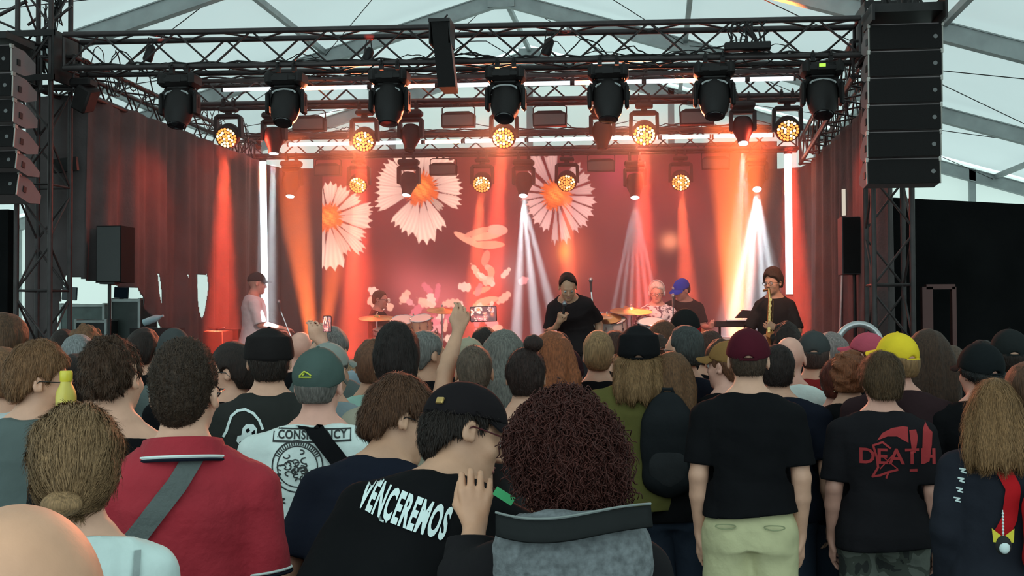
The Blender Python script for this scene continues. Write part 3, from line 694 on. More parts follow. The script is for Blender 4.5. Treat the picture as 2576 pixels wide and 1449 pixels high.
# ------------------------------------------------------------------ organic solids: blended distance fields turned into one skin
class Field:
    def __init__(s, lo, hi, h):
        s.lo = np.array(lo, float); s.h = h; s.n = np.maximum(4, np.ceil((np.array(hi, float)-s.lo)/h).astype(int)+1)
        s.F = np.full(s.n, .25, np.float32); s.ax = [s.lo[i] + h*np.arange(s.n[i]) for i in range(3)]
    def sub(s, c, R, pad):
        a = np.clip(np.floor((np.array(c)-R-pad-s.lo)/s.h).astype(int), 0, s.n-1); b = np.clip(np.ceil((np.array(c)+R+pad-s.lo)/s.h).astype(int)+1, 1, s.n)
        if np.any(b-a < 1): return None, None
        sl = tuple(slice(a[i], b[i]) for i in range(3))
        return sl, np.meshgrid(*[s.ax[i][sl[i]] for i in range(3)], indexing='ij', sparse=True)
    def put(s, sl, d, k, op):
        A = s.F[sl]
        if op < 0:
            d = -d
            if k > 0: hh = np.clip(.5 - .5*(d-A)/k, 0, 1); s.F[sl] = d*(1-hh) + A*hh + k*hh*(1-hh)
            else: s.F[sl] = np.maximum(A, d)
        else:
            if k > 0: hh = np.clip(.5 + .5*(d-A)/k, 0, 1); s.F[sl] = d*(1-hh) + A*hh - k*hh*(1-hh)
            else: s.F[sl] = np.minimum(A, d)
    def loc(s, P, M):
        if M is None: return P
        x, y, z = P; Mi = M.inverted(); return [Mi[i][0]*x + Mi[i][1]*y + Mi[i][2]*z + Mi[i][3] for i in range(3)]
    def cap(s, a, b, ra, rb=None, k=.02, op=1, M=None):
        a = np.array(a, float); b = np.array(b, float); rb = ra if rb is None else rb; c = (a+b)/2; R = np.linalg.norm(b-a)/2 + max(ra, rb)
        cw = np.array(M @ Vector(c)) if M is not None else c
        sl, P = s.sub(cw, R, k + 3*s.h)
        if sl is None: return s
        x, y, z = s.loc(P, M); d = b-a; L = max(1e-9, d @ d)
        t = np.clip(((x-a[0])*d[0] + (y-a[1])*d[1] + (z-a[2])*d[2])/L, 0, 1)
        D = np.sqrt((x-a[0]-t*d[0])**2 + (y-a[1]-t*d[1])**2 + (z-a[2]-t*d[2])**2) - (ra + (rb-ra)*t)
        s.put(sl, D, k, op); return s
    def ell(s, c, r, k=.02, op=1, M=None, noise=None):
        c = np.array(c, float); cw = np.array(M @ Vector(c)) if M is not None else c
        sl, P = s.sub(cw, max(r), k + 3*s.h + (.03 if noise else 0))
        if sl is None: return s
        x, y, z = s.loc(P, M); x, y, z = x-c[0], y-c[1], z-c[2]
        k0 = np.sqrt((x/r[0])**2 + (y/r[1])**2 + (z/r[2])**2); k1 = np.sqrt((x/r[0]**2)**2 + (y/r[1]**2)**2 + (z/r[2]**2)**2) + 1e-9
        D = k0*(k0-1)/k1
        if noise: D = D + noise(x+c[0], y+c[1], z+c[2])
        s.put(sl, D, k, op); return s
    def stack(s, lv, k=.02, op=1, noise=None, grow=0.0):
        """upright body of elliptic sections, lv rows: z, half width, half depth, centre y"""
        lv = np.array(lv, float); z0, z1 = lv[0,0], lv[-1,0]; R = max(lv[:,1].max(), lv[:,2].max(), (z1-z0)/2) + grow
        c = np.array((0, 0, (z0+z1)/2)); sl, P = s.sub(c, R, k + 3*s.h + .02)
        x, y, z = P; a = np.interp(z, lv[:,0], lv[:,1]) + grow; b = np.interp(z, lv[:,0], lv[:,2]) + grow; cy = np.interp(z, lv[:,0], lv[:,3])
        q = np.sqrt((x/a)**2 + ((y-cy)/b)**2); D = (q-1)*np.minimum(a, b)*.95
        D = np.maximum(D, np.maximum(z0-z, z-z1) - grow*0)
        if noise: D = D + noise(x, y, z)
        s.put(sl, D, k, op); return s
    def cut(s, fn):
        x, y, z = np.meshgrid(*s.ax, indexing='ij', sparse=True); s.F = np.maximum(s.F, fn(x, y, z).astype(np.float32)); return s
    def displace(s, fn):
        x, y, z = np.meshgrid(*s.ax, indexing='ij', sparse=True); s.F = s.F + fn(x, y, z).astype(np.float32); return s
    def mesh(s):
        F = s.F.copy()
        for i in range(3):
            sl = [slice(None)]*3; sl[i] = 0; F[tuple(sl)] = np.maximum(F[tuple(sl)], 1e-3); sl[i] = -1; F[tuple(sl)] = np.maximum(F[tuple(sl)], 1e-3)
        n = np.array(F.shape); cn = n-1; N = int(np.prod(cn)); cnt = np.zeros(N); acc = np.zeros((3, N)); quads = []
        cid = lambda i, j, k: (i*cn[1] + j)*cn[2] + k
        I = F < 0
        for ax in range(3):
            s0 = [slice(None)]*3; s1 = [slice(None)]*3; s0[ax] = slice(0, -1); s1[ax] = slice(1, None); s0 = tuple(s0); s1 = tuple(s1)
            idx = np.argwhere(I[s0] != I[s1])
            if not len(idx): continue
            f0 = F[s0][tuple(idx.T)]; f1 = F[s1][tuple(idx.T)]; t = f0/(f0-f1); pos = idx.astype(float); pos[:, ax] += t
            o1, o2 = [(1,2),(2,0),(0,1)][ax]
            q = []; ok = (idx[:, o1] > 0) & (idx[:, o2] > 0) & (idx[:, o1] < cn[o1]) & (idx[:, o2] < cn[o2])
            for (d1, d2) in ((-1,-1),(0,-1),(0,0),(-1,0)):
                c = idx.copy(); c[:, o1] += d1; c[:, o2] += d2; v = np.all((c >= 0) & (c < cn), axis=1)
                ci = cid(*c.T); q.append(ci)
                cnt += np.bincount(ci[v], minlength=N)[:N]
                for a in range(3): acc[a] += np.bincount(ci[v], weights=pos[v, a], minlength=N)[:N]
            q = np.stack(q, 1)[ok]; flip = f0[ok] > 0; q[flip] = q[flip][:, ::-1]; quads.append(q)
        if not quads: return np.zeros((0,3)), np.zeros((0,4), int)
        used = np.nonzero(cnt)[0]; mp = -np.ones(N, int); mp[used] = np.arange(len(used)); V = (acc[:, used]/cnt[used]).T*s.h + s.lo
        return V, mp[np.concatenate(quads)]
def np_mesh(name, V, Q, mats, parent=None, mi=None, T=None, smooth=True):
    me = bpy.data.meshes.new(name); me.vertices.add(len(V)); me.vertices.foreach_set('co', np.asarray(V, np.float32).ravel())
    me.loops.add(Q.size); me.loops.foreach_set('vertex_index', Q.ravel().astype(np.int32)); nq = len(Q); nt = 0 if T is None else len(T)
    me.polygons.add(nq); me.polygons.foreach_set('loop_start', np.arange(nq, dtype=np.int32)*Q.shape[1])
    for m in (mats if isinstance(mats, (list, tuple)) else [mats]): me.materials.append(m)
    if smooth: me.polygons.foreach_set('use_smooth', np.ones(nq, bool))
    if mi is not None: me.polygons.foreach_set('material_index', mi)
    me.update(calc_edges=True); o = bpy.data.objects.new(name, me); COL.objects.link(o)
    if parent: o.parent = parent
    return o
def waves(seed, f, amp, st=(1,1,1), n=4):
    r_ = np.random.default_rng(seed); K = [(r_.normal(size=3)*f*np.array(st), r_.uniform(0, 6.28), r_.uniform(.5, 1)) for _ in range(n)]
    def fn(x, y, z):
        o_ = 0
        for i, (k, p, a) in enumerate(K): o_ = o_ + a*np.sin(k[0]*x + k[1]*y + k[2]*z + p + .8*np.sin(k[1]*x*1.3 - k[2]*y + i))
        return o_*amp/n
    return fn

# ------------------------------------------------------------------ people
SKIN = {k: mat('skin '+k, c, .55, bump=.06, bscale=90, var=.10, vscale=14) for k, c in
        dict(fair=(.60,.33,.225), mid=(.50,.27,.17), warm=(.54,.28,.17), pink=(.64,.33,.25), tan=(.38,.21,.13)).items()}
def hairmat(c, st=(40,40,5)):
    if c[0] > c[2]*1.25: c = (round(c[0]*1.15, 4), round(c[1]*.90, 4), round(c[2]*.74, 4))
    return mat('hair %s' % (c,), c, .6, bump=.5, bscale=5, var=.45, vscale=4, stretch=st, spec=.25)
def cloth(c, b=.35, rough=.88):
    return mat('cloth %s' % (c,), c, rough, bump=b, bscale=14, var=.12, vscale=6, spec=.07)
M_TEXT = mat('white print', (.62,.72,.70), .8)
M_EYE = mat('eye white', (.6,.6,.58), .2); M_IRIS = mat('iris', (.03,.02,.015), .1); M_LIP = mat('lips', (.38,.14,.12), .4)
M_BLKPL = mat('black frame plastic', (.012,.01,.01), .25)
LENSM = None
def lens_mat():
    global LENSM
    if LENSM: return LENSM
    m = bpy.data.materials.new('spectacle lens'); m.use_nodes = True; nt = m.node_tree; nt.nodes.clear()
    t = nt.nodes.new('ShaderNodeBsdfTransparent'); t.inputs[0].default_value = (.75,.75,.75,1); g = nt.nodes.new('ShaderNodeBsdfGlossy'); g.inputs[1].default_value = .05
    mx = nt.nodes.new('ShaderNodeMixShader'); mx.inputs[0].default_value = .08; o = nt.nodes.new('ShaderNodeOutputMaterial')
    nt.links.new(t.outputs[0], mx.inputs[1]); nt.links.new(g.outputs[0], mx.inputs[2]); nt.links.new(mx.outputs[0], o.inputs[0]); LENSM = m; return m
PIV = Vector((0, -.010, 1.545))
BODY = [(.84,.165,.115,0),(.93,.172,.118,-.005),(1.03,.150,.105,0),(1.13,.145,.103,.002),(1.25,.160,.112,.0),(1.35,.172,.115,-.006),(1.42,.150,.098,-.01),(1.46,.105,.078,-.012),(1.485,.07,.06,-.012)]
def hand(f, W, fw, n, side, curl=.35, spread=.0, thumb_in=.3, big=1.0):
    """palm, four fingers of their own length and a thumb leaving the side of the palm; n points out of the palm"""
    fw = Vector(fw).normalized(); n = Vector(n); n = (n - fw*n.dot(fw)).normalized(); s = fw.cross(n).normalized()*side; W = Vector(W); b = big
    pal = [W + fw*.012*b + s*q*b for q in (-.016,-.005,.006,.016)]; kn = [W + fw*b*l + s*q*b - n*.002 for q, l in ((-.034,.078),(-.012,.088),(.011,.090),(.032,.085))]
    for a, c in zip(pal, kn): f.cap(a, c, .014*b, .0115*b, k=.012)
    for i, (p, L) in enumerate(zip(kn, (.062,.076,.084,.074))):
        d = (fw + s*(i-1.5)*spread*.25).normalized(); q = Vector(p); r_ = (.0100 if i else .0088)*b
        cc = curl[i] if isinstance(curl, (list, tuple)) else curl*(1 + .12*(1.5-i))
        for seg, fr in enumerate((.45,.30,.25)):
            ax = d.cross(n)
            if ax.length < 1e-6: ax = s.copy()
            d = Matrix.Rotation(cc*(1.0 if seg < 2 else .7), 3, ax.normalized()) @ d; n2 = q + d*L*fr*b; f.cap(q, n2, r_, r_*.9, k=.003); q = n2; r_ *= .92
    t0 = W + fw*.022*b + s*.022*b; t1 = W + fw*.052*b + s*.044*b + n*.012*b*(1+thumb_in); t2 = W + fw*.082*b + s*(.050-.03*thumb_in)*b + n*.03*b*thumb_in*1.6; t3 = t2 + (fw*.022 - s*.008*thumb_in + n*.01*thumb_in)*b
    f.cap(t0, t1, .015*b, .012*b, k=.010); f.cap(t1, t2, .0115*b, .0105*b, k=.004); f.cap(t2, t3, .0105*b, .009*b, k=.003)
ARM0 = dict(E=(.198,-.035,1.13), W=(.208,.045,.885), f=(.02,.25,-1), n=(-1,-.1,-.15), curl=.35)
def arm(side, **kw):
    a = dict(ARM0); a.update(kw); return a
class Person:
    def __init__(s, loc, rz=0.0, H=1.78, width=1.0, res=.011, yaw=0, pitch=0, roll=0, bend=(0,0), skin='fair', L=None, R=None, label='', group='concert crowd seen from behind',
                 belly=0.0, face=False, sit=False, neck=1.0, headw=1.0, shoulder=1.0):
        s.sc = H/1.78; s.res = res/s.sc; s.w = width; s.bendv = bend; s.skin = SKIN[skin]; s.face = face; s.belly = belly; s.sit = sit; s.shw = shoulder*width
        s.t = empty('person', loc, rz, label, 'person', group); s.t.scale = (s.sc,)*3
        s.M = Matrix.Translation((0,.012,-.030)) @ Matrix.Translation(PIV) @ Matrix.Rotation(yaw, 4, 'Z') @ Matrix.Rotation(-pitch, 4, 'X') @ Matrix.Rotation(roll, 4, 'Y') @ Matrix.Translation(-PIV)
        s.M = s.M @ Matrix.Translation(PIV) @ Matrix.Diagonal((headw, 1, 1, 1)) @ Matrix.Translation(-PIV)
        s.A = {1: {**ARM0, **(R or {})}, -1: {**ARM0, **(L or {})}}
        s.parts = {}; s.S = {}
        for sd in (1, -1):
            a = s.A[sd]; mir = lambda v: Vector((v[0]*sd, v[1], v[2]))
            up = a.get('S', (.168, -.012, 1.388)); a['S_'] = Vector((up[0]*sd*s.shw, up[1], up[2])); a['E_'] = mir(a['E']); a['W_'] = mir(a['W']); a['f_'] = mir(a['f']); a['n_'] = mir(a['n'])
            if s.shw != 1 and 'S' not in a:
                if a['E'] == ARM0['E']: a['E_'].x += sd*.178*(s.shw-1)
                if a['W'] == ARM0['W']: a['W_'].x += sd*.178*(s.shw-1)
        s.body(neck)
    def deform(s, V):
        fx, sx = s.bendv
        if not (fx or sx): return V
        V = np.array(V, float); z = V[:, 2]; w = np.clip((z-.98)/.38, 0, 1); w = w*w*(3-2*w)
        for ang, ax in ((fx, 0), (sx, 1)):
            if not ang: continue
            a = ang*w; p = V[:, 1 if ax == 0 else 0].copy(); q = V[:, 2] - .98; ca, sa = np.cos(a), np.sin(a)
            V[:, 1 if ax == 0 else 0] = p*ca + q*sa; V[:, 2] = .98 + q*ca - p*sa
        return V
    def reach(s):
        P = [s.A[k][q] for k in (1,-1) for q in ('E_','W_')] + [s.A[k]['W_'] + s.A[k]['f_'].normalized()*.2 for k in (1,-1)]
        lo = np.array([min(p[i] for p in P) for i in range(3)]) - .07; hi = np.array([max(p[i] for p in P) for i in range(3)]) + .07
        m_ = .27*max(1, s.w, s.shw)
        return np.minimum(lo, (-m_, -.2, .36 if s.sit else 0)), np.maximum(hi, (m_, .62 if s.sit else .27, 1.82))
    def leg(s, sd):
        if s.sit: return Vector((sd*.088,0,.90)), Vector((sd*.17,.40,.90)), Vector((sd*.18,.42,.50))
        return Vector((sd*.088,0,.90)), Vector((sd*.10,.015,.50)), Vector((sd*.105,-.02,.10))
    def lv(s, rows): return [(z, a*s.w, b*(1 + (s.w-1)*.7) + (s.belly*math.exp(-((z-1.10)/.13)**2)), y + .7*s.belly*math.exp(-((z-1.10)/.13)**2)) for z, a, b, y in rows]
    def headprims(s, f, M):
        f.cap((0,-.022,1.43), (0,-.008,1.60), .060, .056, k=.03) if M is None else None
        f.ell((0,-.010,1.688), (.076,.096,.092), k=.02, M=M); f.ell((0,.030,1.640), (.064,.068,.092), k=.025, M=M); f.ell((0,.046,1.590), (.046,.048,.042), k=.025, M=M)
        f.ell((0,.080,1.563), (.022,.018,.018), k=.02, M=M)
        f.cap((-.032,.088,1.684), (.032,.088,1.684), .010, k=.015, M=M)
        for x in (-1, 1):
            f.ell((x*.033,.108,1.664), (.015,.016,.011), k=.014, op=-1, M=M); f.ell((x*.032,.080,1.663), (.014,.014,.012), k=.006, M=M)
            f.ell((x*.040,.068,1.630), (.022,.020,.020), k=.02, M=M)
            f.ell((x*.078,-.006,1.652), (.010,.018,.031), k=.008, M=M @ Matrix.Translation((x*.004,0,0))); f.ell((x*.083,.008,1.634), (.006,.008,.012), k=.005, M=M)
            f.ell((x*.092,.000,1.656), (.009,.009,.015), k=.005, op=-1, M=M)
            f.ell((x*.011,.104,1.629), (.009,.010,.008), k=.006, M=M)
        f.cap((0,.094,1.672), (0,.116,1.636), .008, .0125, k=.010, M=M)
        f.ell((0,.092,1.603), (.022,.011,.006), k=.005, M=M); f.ell((0,.091,1.592), (.020,.012,.007), k=.005, M=M)
    def body(s, neck):
        lo, hi = s.reach(); f = Field(lo, hi, s.res)
        f.stack(s.lv([(z, a-.012, b-.010, y) for z, a, b, y in BODY]), k=.02)
        M = s.M; top = M @ Vector((0,-.008,1.60)); f.cap((0,-.022,1.43), top, .060*neck, .056*neck, k=.035)
        for sd in (1, -1):
            a = s.A[sd]; f.cap((sd*.028,-.022,1.495), a['S_'] + Vector((-sd*.02,0,.0)), .036, .044, k=.05)
            f.cap(a['S_'], a['E_'], .050, .038, k=.03); f.cap(a['E_'], a['E_'].lerp(a['W_'], .35), .040, .041, k=.015); f.cap(a['E_'].lerp(a['W_'], .35), a['W_'], .041, .026, k=.01)
            f.cap(a['W_'], a['W_'] + a['f_'].normalized()*.02, .026, .024, k=.01)
            hand(f, a['W_'], a['f_'], a['n_'], a.get('th', -sd if True else 1)*a.get('thumb', 1), a['curl'], a.get('spread', .1), a.get('thumb_in', .3))
            hp, kn_, an = s.leg(sd); f.cap(hp, kn_, .082, .055, k=.03); f.cap(kn_, an, .055, .036, k=.015)
            f.cap(an + Vector((0,-.01,-.05)), an + Vector((sd*.01,.14,-.065)), .035, .03, k=.02)
        s.headprims(f, M)
        V, Q = f.mesh(); s.o = np_mesh('body', s.deform(V), Q, s.skin, s.t); s.parts['body'] = s.o
        if s.face:
            g = MB()
            for x in (-1, 1):
                c = s.M @ Vector((x*.031,.088,1.664)); g.cur = 0; g.ell(c, (.0125,.0125,.0125), nu=12, nv=8); g.cur = 1; g.ell(s.M @ Vector((x*.031,.0975,1.664)), (.0055,.004,.0055), nu=10, nv=6)
            s.mbpart(g, 'eyes', [M_EYE, M_IRIS])
            g = MB(); g.ell(s.M @ Vector((0,.098,1.602)), (.021,.006,.004), s.M.to_3x3()); g.ell(s.M @ Vector((0,.098,1.593)), (.018,.007,.005), s.M.to_3x3()); s.mbpart(g, 'lips', M_LIP)
    def mbpart(s, g, name, mats, parent=None):
        if g.v: g.v = [tuple(v) for v in s.deform(np.array([list(v) for v in g.v]))]
        o = g.build(name, mats, parent or s.t); return o
    def fpart(s, f, name, m, parent=None, head=False, mi=None):
        V, Q = f.mesh()
        if head: V = np.array([list(s.M @ Vector(v)) for v in V]) if len(V) < 10 else (np.c_[V, np.ones(len(V))] @ np.array(s.M).T)[:, :3]
        o = np_mesh(name, s.deform(V), Q, m, parent or s.t); s.parts[name] = o; return o
    # -------- clothes
    def top(s, m, sleeve=.78, loose=.016, hem=.87, neckz=1.487, collar=None, name='t_shirt', wr=.0045, tank=False, seed=0, cuff=None, sleeve_r=1.0, open_=0.0):
        lo, hi = s.reach(); lo = np.array(lo); lo[2] = hem-.05; f = Field(lo, hi, max(s.res, .007)); g = loose
        rows = [(hem-.03,.196,.152,-.010),(.93,.194,.150,-.010),(1.03,.174,.130,-.004),(1.13,.163,.120,.0),(1.25,.172,.122,-.003),(1.35,.178,.122,-.008),(1.42,.156,.102,-.012),(1.465,.110,.082,-.014),(1.49,.078,.066,-.014)]
        f.stack([(z, a+g*.6, b+g*.6, y) for z, a, b, y in s.lv(rows)], k=.02)
        for sd in (1, -1):
            a = s.A[sd]; f.cap((sd*.040,-.020,1.478), a['S_'] + Vector((-sd*.02,0,.004)), .046, .052+g*.3, k=.045)
            if tank: continue
            S, E, Wp = a['S_'], a['E_'], a['W_']
            if sleeve <= 1: e = S.lerp(E, sleeve); f.cap(S, e, .055+g*.3, (.050+g*.8)*sleeve_r, k=.03)
            else:
                f.cap(S, E, .058+g*.4, .050+g*.7, k=.03); e = E.lerp(Wp, sleeve-1); f.cap(E, e, .050+g*.7, .036+g*.6, k=.02)
        f.displace(waves(seed+3, 16, wr*1.6, (1,1,1.6), 5)); f.displace(waves(seed+9, 42, wr*.7, (1,1,.8), 4))
        f.cut(lambda x, y, z: hem + .012*np.sin(x*9+seed) - z + 0*y)
        f.cut(lambda x, y, z: (z - neckz) + .30*(y+.02) + 0*x - open_*np.abs(x))
        for sd in (1, -1):
            if tank or sleeve == 2: continue
            a = s.A[sd]; S, E, Wp = a['S_'], a['E_'], a['W_']; e = S.lerp(E, sleeve) if sleeve <= 1 else E.lerp(Wp, sleeve-1); d = (E-S).normalized() if sleeve <= 1 else (Wp-E).normalized()
            # flat cuff: keep what lies before the cuff plane or away from the arm
            def fn(x, y, z, e=e, d=d):
                pl = (x-e.x)*d.x + (y-e.y)*d.y + (z-e.z)*d.z; rad = np.sqrt((x-e.x)**2 + (y-e.y)**2 + (z-e.z)**2)
                return np.where(rad < .085, pl, -1.0)
            f.cut(fn)
        o = s.fpart(f, name, m); s.parts['top'] = o
        dg = [tuple(v.co) for v in o.data.vertices]; s.bvh = BVHTree.FromPolygons(dg, [tuple(p.vertices) for p in o.data.polygons]); return o
    def legs(s, m, shorts=False, name='trousers', seed=0, hem=.93, loose=.012):
        lo, hi = np.array((-.28*s.w, -.22, 0)), np.array((.28*s.w, .62 if s.sit else .24, 1.04)); f = Field(lo, hi, max(s.res, .009)); zb = .46 if shorts else .07
        f.stack(s.lv([(.84,.172,.125,0),(.93,.176,.125,-.004),(1.0,.160,.112,0)]), k=.02)
        for sd in (1, -1):
            f.ell((sd*.075,-.055,.885), (.085,.075,.10), k=.03); hp, kn_, an = s.leg(sd); f.cap(hp, kn_, .090+loose, .070+loose*(1.5 if shorts else 1), k=.03)
            if not shorts: f.cap(kn_, an, .066+loose, .055+loose, k=.02)
        f.displace(waves(seed+5, 22, .006, (1,1,1.4), 5)); f.displace(waves(seed+8, 50, .003, (1,1,1), 4)); f.cut(lambda x, y, z: np.maximum((zb if not s.sit else 0) - z, z - hem - .02) + 0*x + 0*y)
        o = s.fpart(f, name, m)
        g = MB()
        for sd in (1, -1): 
            g = MB(); an = s.leg(sd)[2]; g.ell(an + Vector((sd*.008,.065,-.052)), (.048,.145,.05)); g.box(an + Vector((sd*.008,.065,-.088)), (.085,.26,.024)); s.mbpart(g, 'shoe', mat('dark shoe', (.03,.03,.03), .6))
        return o
    # -------- hair and headgear, built in the frame of the head
    def hair(s, col, kind='short', t=.014, line=None, seed=0, end=1.40, wid=.09, strands=0, slen=.02, fuzz=.25, top_lift=.0, m=None, nape=1.585, ears=True, side=0.0, res=None, swid=.0011, part=False, topcut=None):
        m = m or hairmat(col); h = res or max(.0055, s.res*.8)
        hi_ = 1.88 + t + top_lift*1.5 + (.05 if kind in ('curly','bun') else 0); ex = .13 + t + (.06 if kind in ('curly','long') else 0)
        lo_z = min(nape-.03, end-.05 if kind in ('long','pony') else 9) ; f = Field((-ex*1.15, -ex-.09, lo_z), (ex*1.15, .16, hi_), h)
        f.ell((0,-.012,1.692+top_lift*.3), (.078+t*.9, .098+t, .092+t+top_lift), k=.01)
        if kind == 'crew': f.ell((0,-.050,1.640), (.056+t*.4, .050+t*.5, .066), k=.03)
        else: f.ell((0,-.052,1.640), (.062+t*.8, .052+t, .066+t), k=.03)
        if kind == 'long':
            n_ = 7
            for i in range(n_):
                z0 = 1.70 - (1.70-end)*i/n_; z1 = 1.70 - (1.70-end)*(i+1)/n_; w0 = .055 + (wid-.055)*min(1, i/3); w1 = .055 + (wid-.055)*min(1, (i+1)/3)
                for x in (-1, -.4, .4, 1): f.cap((x*(w0+t)*.82, -.048-.03*(1-abs(x))-.013*i + (.02 if abs(x) == 1 else 0), z0), (x*(w1+t)*.82, -.050-.03*(1-abs(x))-.013*(i+1) + (.02 if abs(x) == 1 else 0), z1), .034+t*.5, .030+t*.4, k=.025)
            f.displace(waves(seed+1, 60, .010, (1,1,.10), 5))
        if kind == 'curly':
            f.displace(waves(seed+1, 55, .030, (1,1,1), 6)); f.displace(waves(seed+2, 120, .012, (1,1,1), 5))
        elif kind != 'long':
            f.displace(waves(seed+1, 90, .006*min(1, t/.014), (1,1,.5), 5)); f.displace(waves(seed+4, 30, .006*min(1, t/.014), (1,1,1), 4))
        L = line or [(1.50,-.075),(1.575,-.060),(1.625,-.035),(1.66,.030),(1.70,.050),(1.73,.078),(1.76,.100),(1.80,.12)]
        zz = [q[0] for q in L]; yy_ = [q[1] for q in L]
        f.cut(lambda x, y, z: (y - np.interp(z, zz, yy_) - side*np.abs(x) + .007*np.sin(x*70+seed) + .006*np.sin(x*31+2*seed))*.9)
        if kind not in ('long',): f.cut(lambda x, y, z: (nape - z) + 0*x + 0*y)
        if topcut: f.cut(lambda x, y, z: (z - topcut) - .22*y + 0*x)
        if ears and kind in ('short','buzz','pony','crew'):
            for x in (-1, 1): f.ell((x*.088,.004,1.648), (.024,.026,.040), k=.006, op=-1)
        if kind == 'bun': f.ell((.0,-.06+.02,1.80), (.046,.042,.040), k=.012); f.displace(waves(seed+8, 120, .005, (1,.3,1), 4))
        if kind == 'lowbun': f.ell((0,-.125,1.585), (.042,.034,.036), k=.015)
        o = s.fpart(f, 'hair', m, head=True)
        if strands: s.strands(o, strands, slen, fuzz, m, seed, kind, swid)
        return o
    def strands(s, o, n, L, fuzz, m, seed, kind, wid):
        """short fine locks standing on the hair, part of the same mesh"""
        me = o.data; nv = len(me.vertices); V = np.zeros(nv*3); me.vertices.foreach_get('co', V); V = V.reshape(-1, 3); N = np.zeros(nv*3); me.vertices.foreach_get('normal', N); N = N.reshape(-1, 3)
        r_ = np.random.default_rng(seed); i = r_.integers(0, nv, n); P = V[i] + r_.normal(0, .002, (n, 3)); nn = N[i]
        c = np.array(s.deform(np.array([list(s.M @ Vector((0,-.01,1.70)))])))[0]
        if kind == 'crew': Lz = np.interp(V[i][:,2], [1.50,1.72], [.25,1.0])
        if kind == 'pony': tgt = np.array(s.deform(np.array([list(s.M @ Vector((0,-.115,1.585)))])))[0]; d = tgt - P
        elif kind == 'crew': d = np.array([0,.3,.6]) + r_.normal(0, .35, (n, 3))
        else: d = np.array([0,0,-1.0]) + .35*(P-c)/.1*np.array([1,1,0])
        d = d - nn*np.sum(d*nn, 1, keepdims=True); d /= np.linalg.norm(d, axis=1, keepdims=True) + 1e-9
        d = d*(1-fuzz) + nn*fuzz*r_.uniform(.2, 1, (n, 1)) + r_.normal(0, .18 if kind == 'curly' else .09, (n, 3)); d /= np.linalg.norm(d, axis=1, keepdims=True)
        Ln = L*r_.uniform(.5, 1.2, (n, 1)); Ln = Ln*Lz[:, None] if kind == 'crew' else Ln; w = np.cross(d, nn + 1e-3); w /= np.linalg.norm(w, axis=1, keepdims=True) + 1e-9; w *= wid
        mid = P + d*Ln*.55 + nn*L*.06; end = P + d*Ln - nn*L*.10*(1-fuzz)
        A = np.stack([P-w, P+w, mid+w*.8, mid-w*.8, end+w*.3, end-w*.3], 1).reshape(-1, 3); b = np.arange(n)*6
        F = np.concatenate([np.stack([b, b+1, b+2, b+3], 1), np.stack([b+3, b+2, b+4, b+5], 1)])
        np_ = len(me.polygons); old = np.zeros(len(me.loops), np.int32); me.loops.foreach_get('vertex_index', old)
        V2 = np.concatenate([V, A]); Q2 = np.concatenate([old.reshape(-1, 4), F + nv]); me2 = np_mesh('hair', V2, Q2, m)
        o.data = me2.data; bpy.data.objects.remove(me2)
    def cap(s, m, brim=True, name='cap', low=1.690, tiltb=.22, rr=0.0, arch=True, m2=None, brimdir=0.0, lift=0.0, seed=0, crown=None):
        h = max(.0045, s.res*.7); f = Field((-.13,-.16,1.60), (.13,.15,1.86+lift), h)
        f.ell((0,-.008,1.692), (.090+rr, .110+rr, .104+rr+lift), k=.01)
        if lift: f.stack([(1.68,.086+rr,.104+rr,-.006),(1.76+lift*.6,.084+rr,.102+rr,-.006)], k=.03)
        f.displace(waves(seed+2, 30, .004, (1,1,1), 4))
        f.cut(lambda x, y, z: (low - z) + tiltb*y + 0*x)
        if arch: f.ell((0,-.118,low-.028), (.027,.05,.026), k=.002, op=-1)
        o = s.fpart(f, name, m, head=True)
        if arch:
            g = MB(); g.tube([s.M @ Vector((x, -.008-.109*math.sqrt(max(0, 1-(x/.093)**2)), low-.019)) for x in np.linspace(-.036, .036, 7)], .0065, 6); s.mbpart(g, 'back_strap', m2 or m, o)
        if brim:
            g = MB(); rows = []
            for i in range(9):
                v = i/8; row = []
                for j in range(15):
                    u = -1 + 2*j/14; a = u*1.15; rx = .088*math.sin(a); ry0 = -.008 + .108*math.cos(a); yy2 = ry0 + v*(.078 - .012*abs(u)**3) * (1 if abs(u) < .98 else .55)
                    row.append(Vector((rx*(1+.02*v), yy2, low + tiltb*.10 + .006 - .012*v - .022*u*u*(1+.2*v) )))
                rows.append(row)
            Rb = Matrix.Translation(PIV) @ Matrix.Rotation(brimdir, 4, 'Z') @ Matrix.Translation(-PIV)
            g.grid([[s.M @ (Rb @ p) for p in r] for r in rows]); g.grid([[s.M @ (Rb @ (p - Vector((0,0,.004)))) for p in r] for r in rows[::-1]]); s.mbpart(g, 'brim', m2 or m, o)
        g = MB(); g.ell(s.M @ Vector((0,-.008,1.797+rr+lift)), (.007,.007,.004), nu=8, nv=5); s.mbpart(g, 'top_button', m, o)
        return o
    def beanie(s, m, band=None, low=1.665, t=.014, lift=.01, name='beanie', seed=0):
        f = Field((-.13,-.16,1.60), (.13,.14,1.88+lift), max(.005, s.res*.7)); f.ell((0,-.012,1.692), (.080+t, .100+t, .098+t+lift), k=.01); f.displace(waves(seed, 60, .003, (1,1,.3), 4))
        f.cut(lambda x, y, z: (low - z) + .25*y + 0*x); o = s.fpart(f, name, m, head=True)
        f = Field((-.13,-.17,1.60), (.13,.15,1.76), max(.005, s.res*.7)); f.ell((0,-.012,1.692), (.084+t, .104+t, .098+t+lift), k=.01)
        f.cut(lambda x, y, z: np.maximum((low - .006 - z) + .25*y, (z - low - .045) - .25*y) + 0*x); s.fpart(f, 'cuff_band', band or m, parent=o, head=True); return o
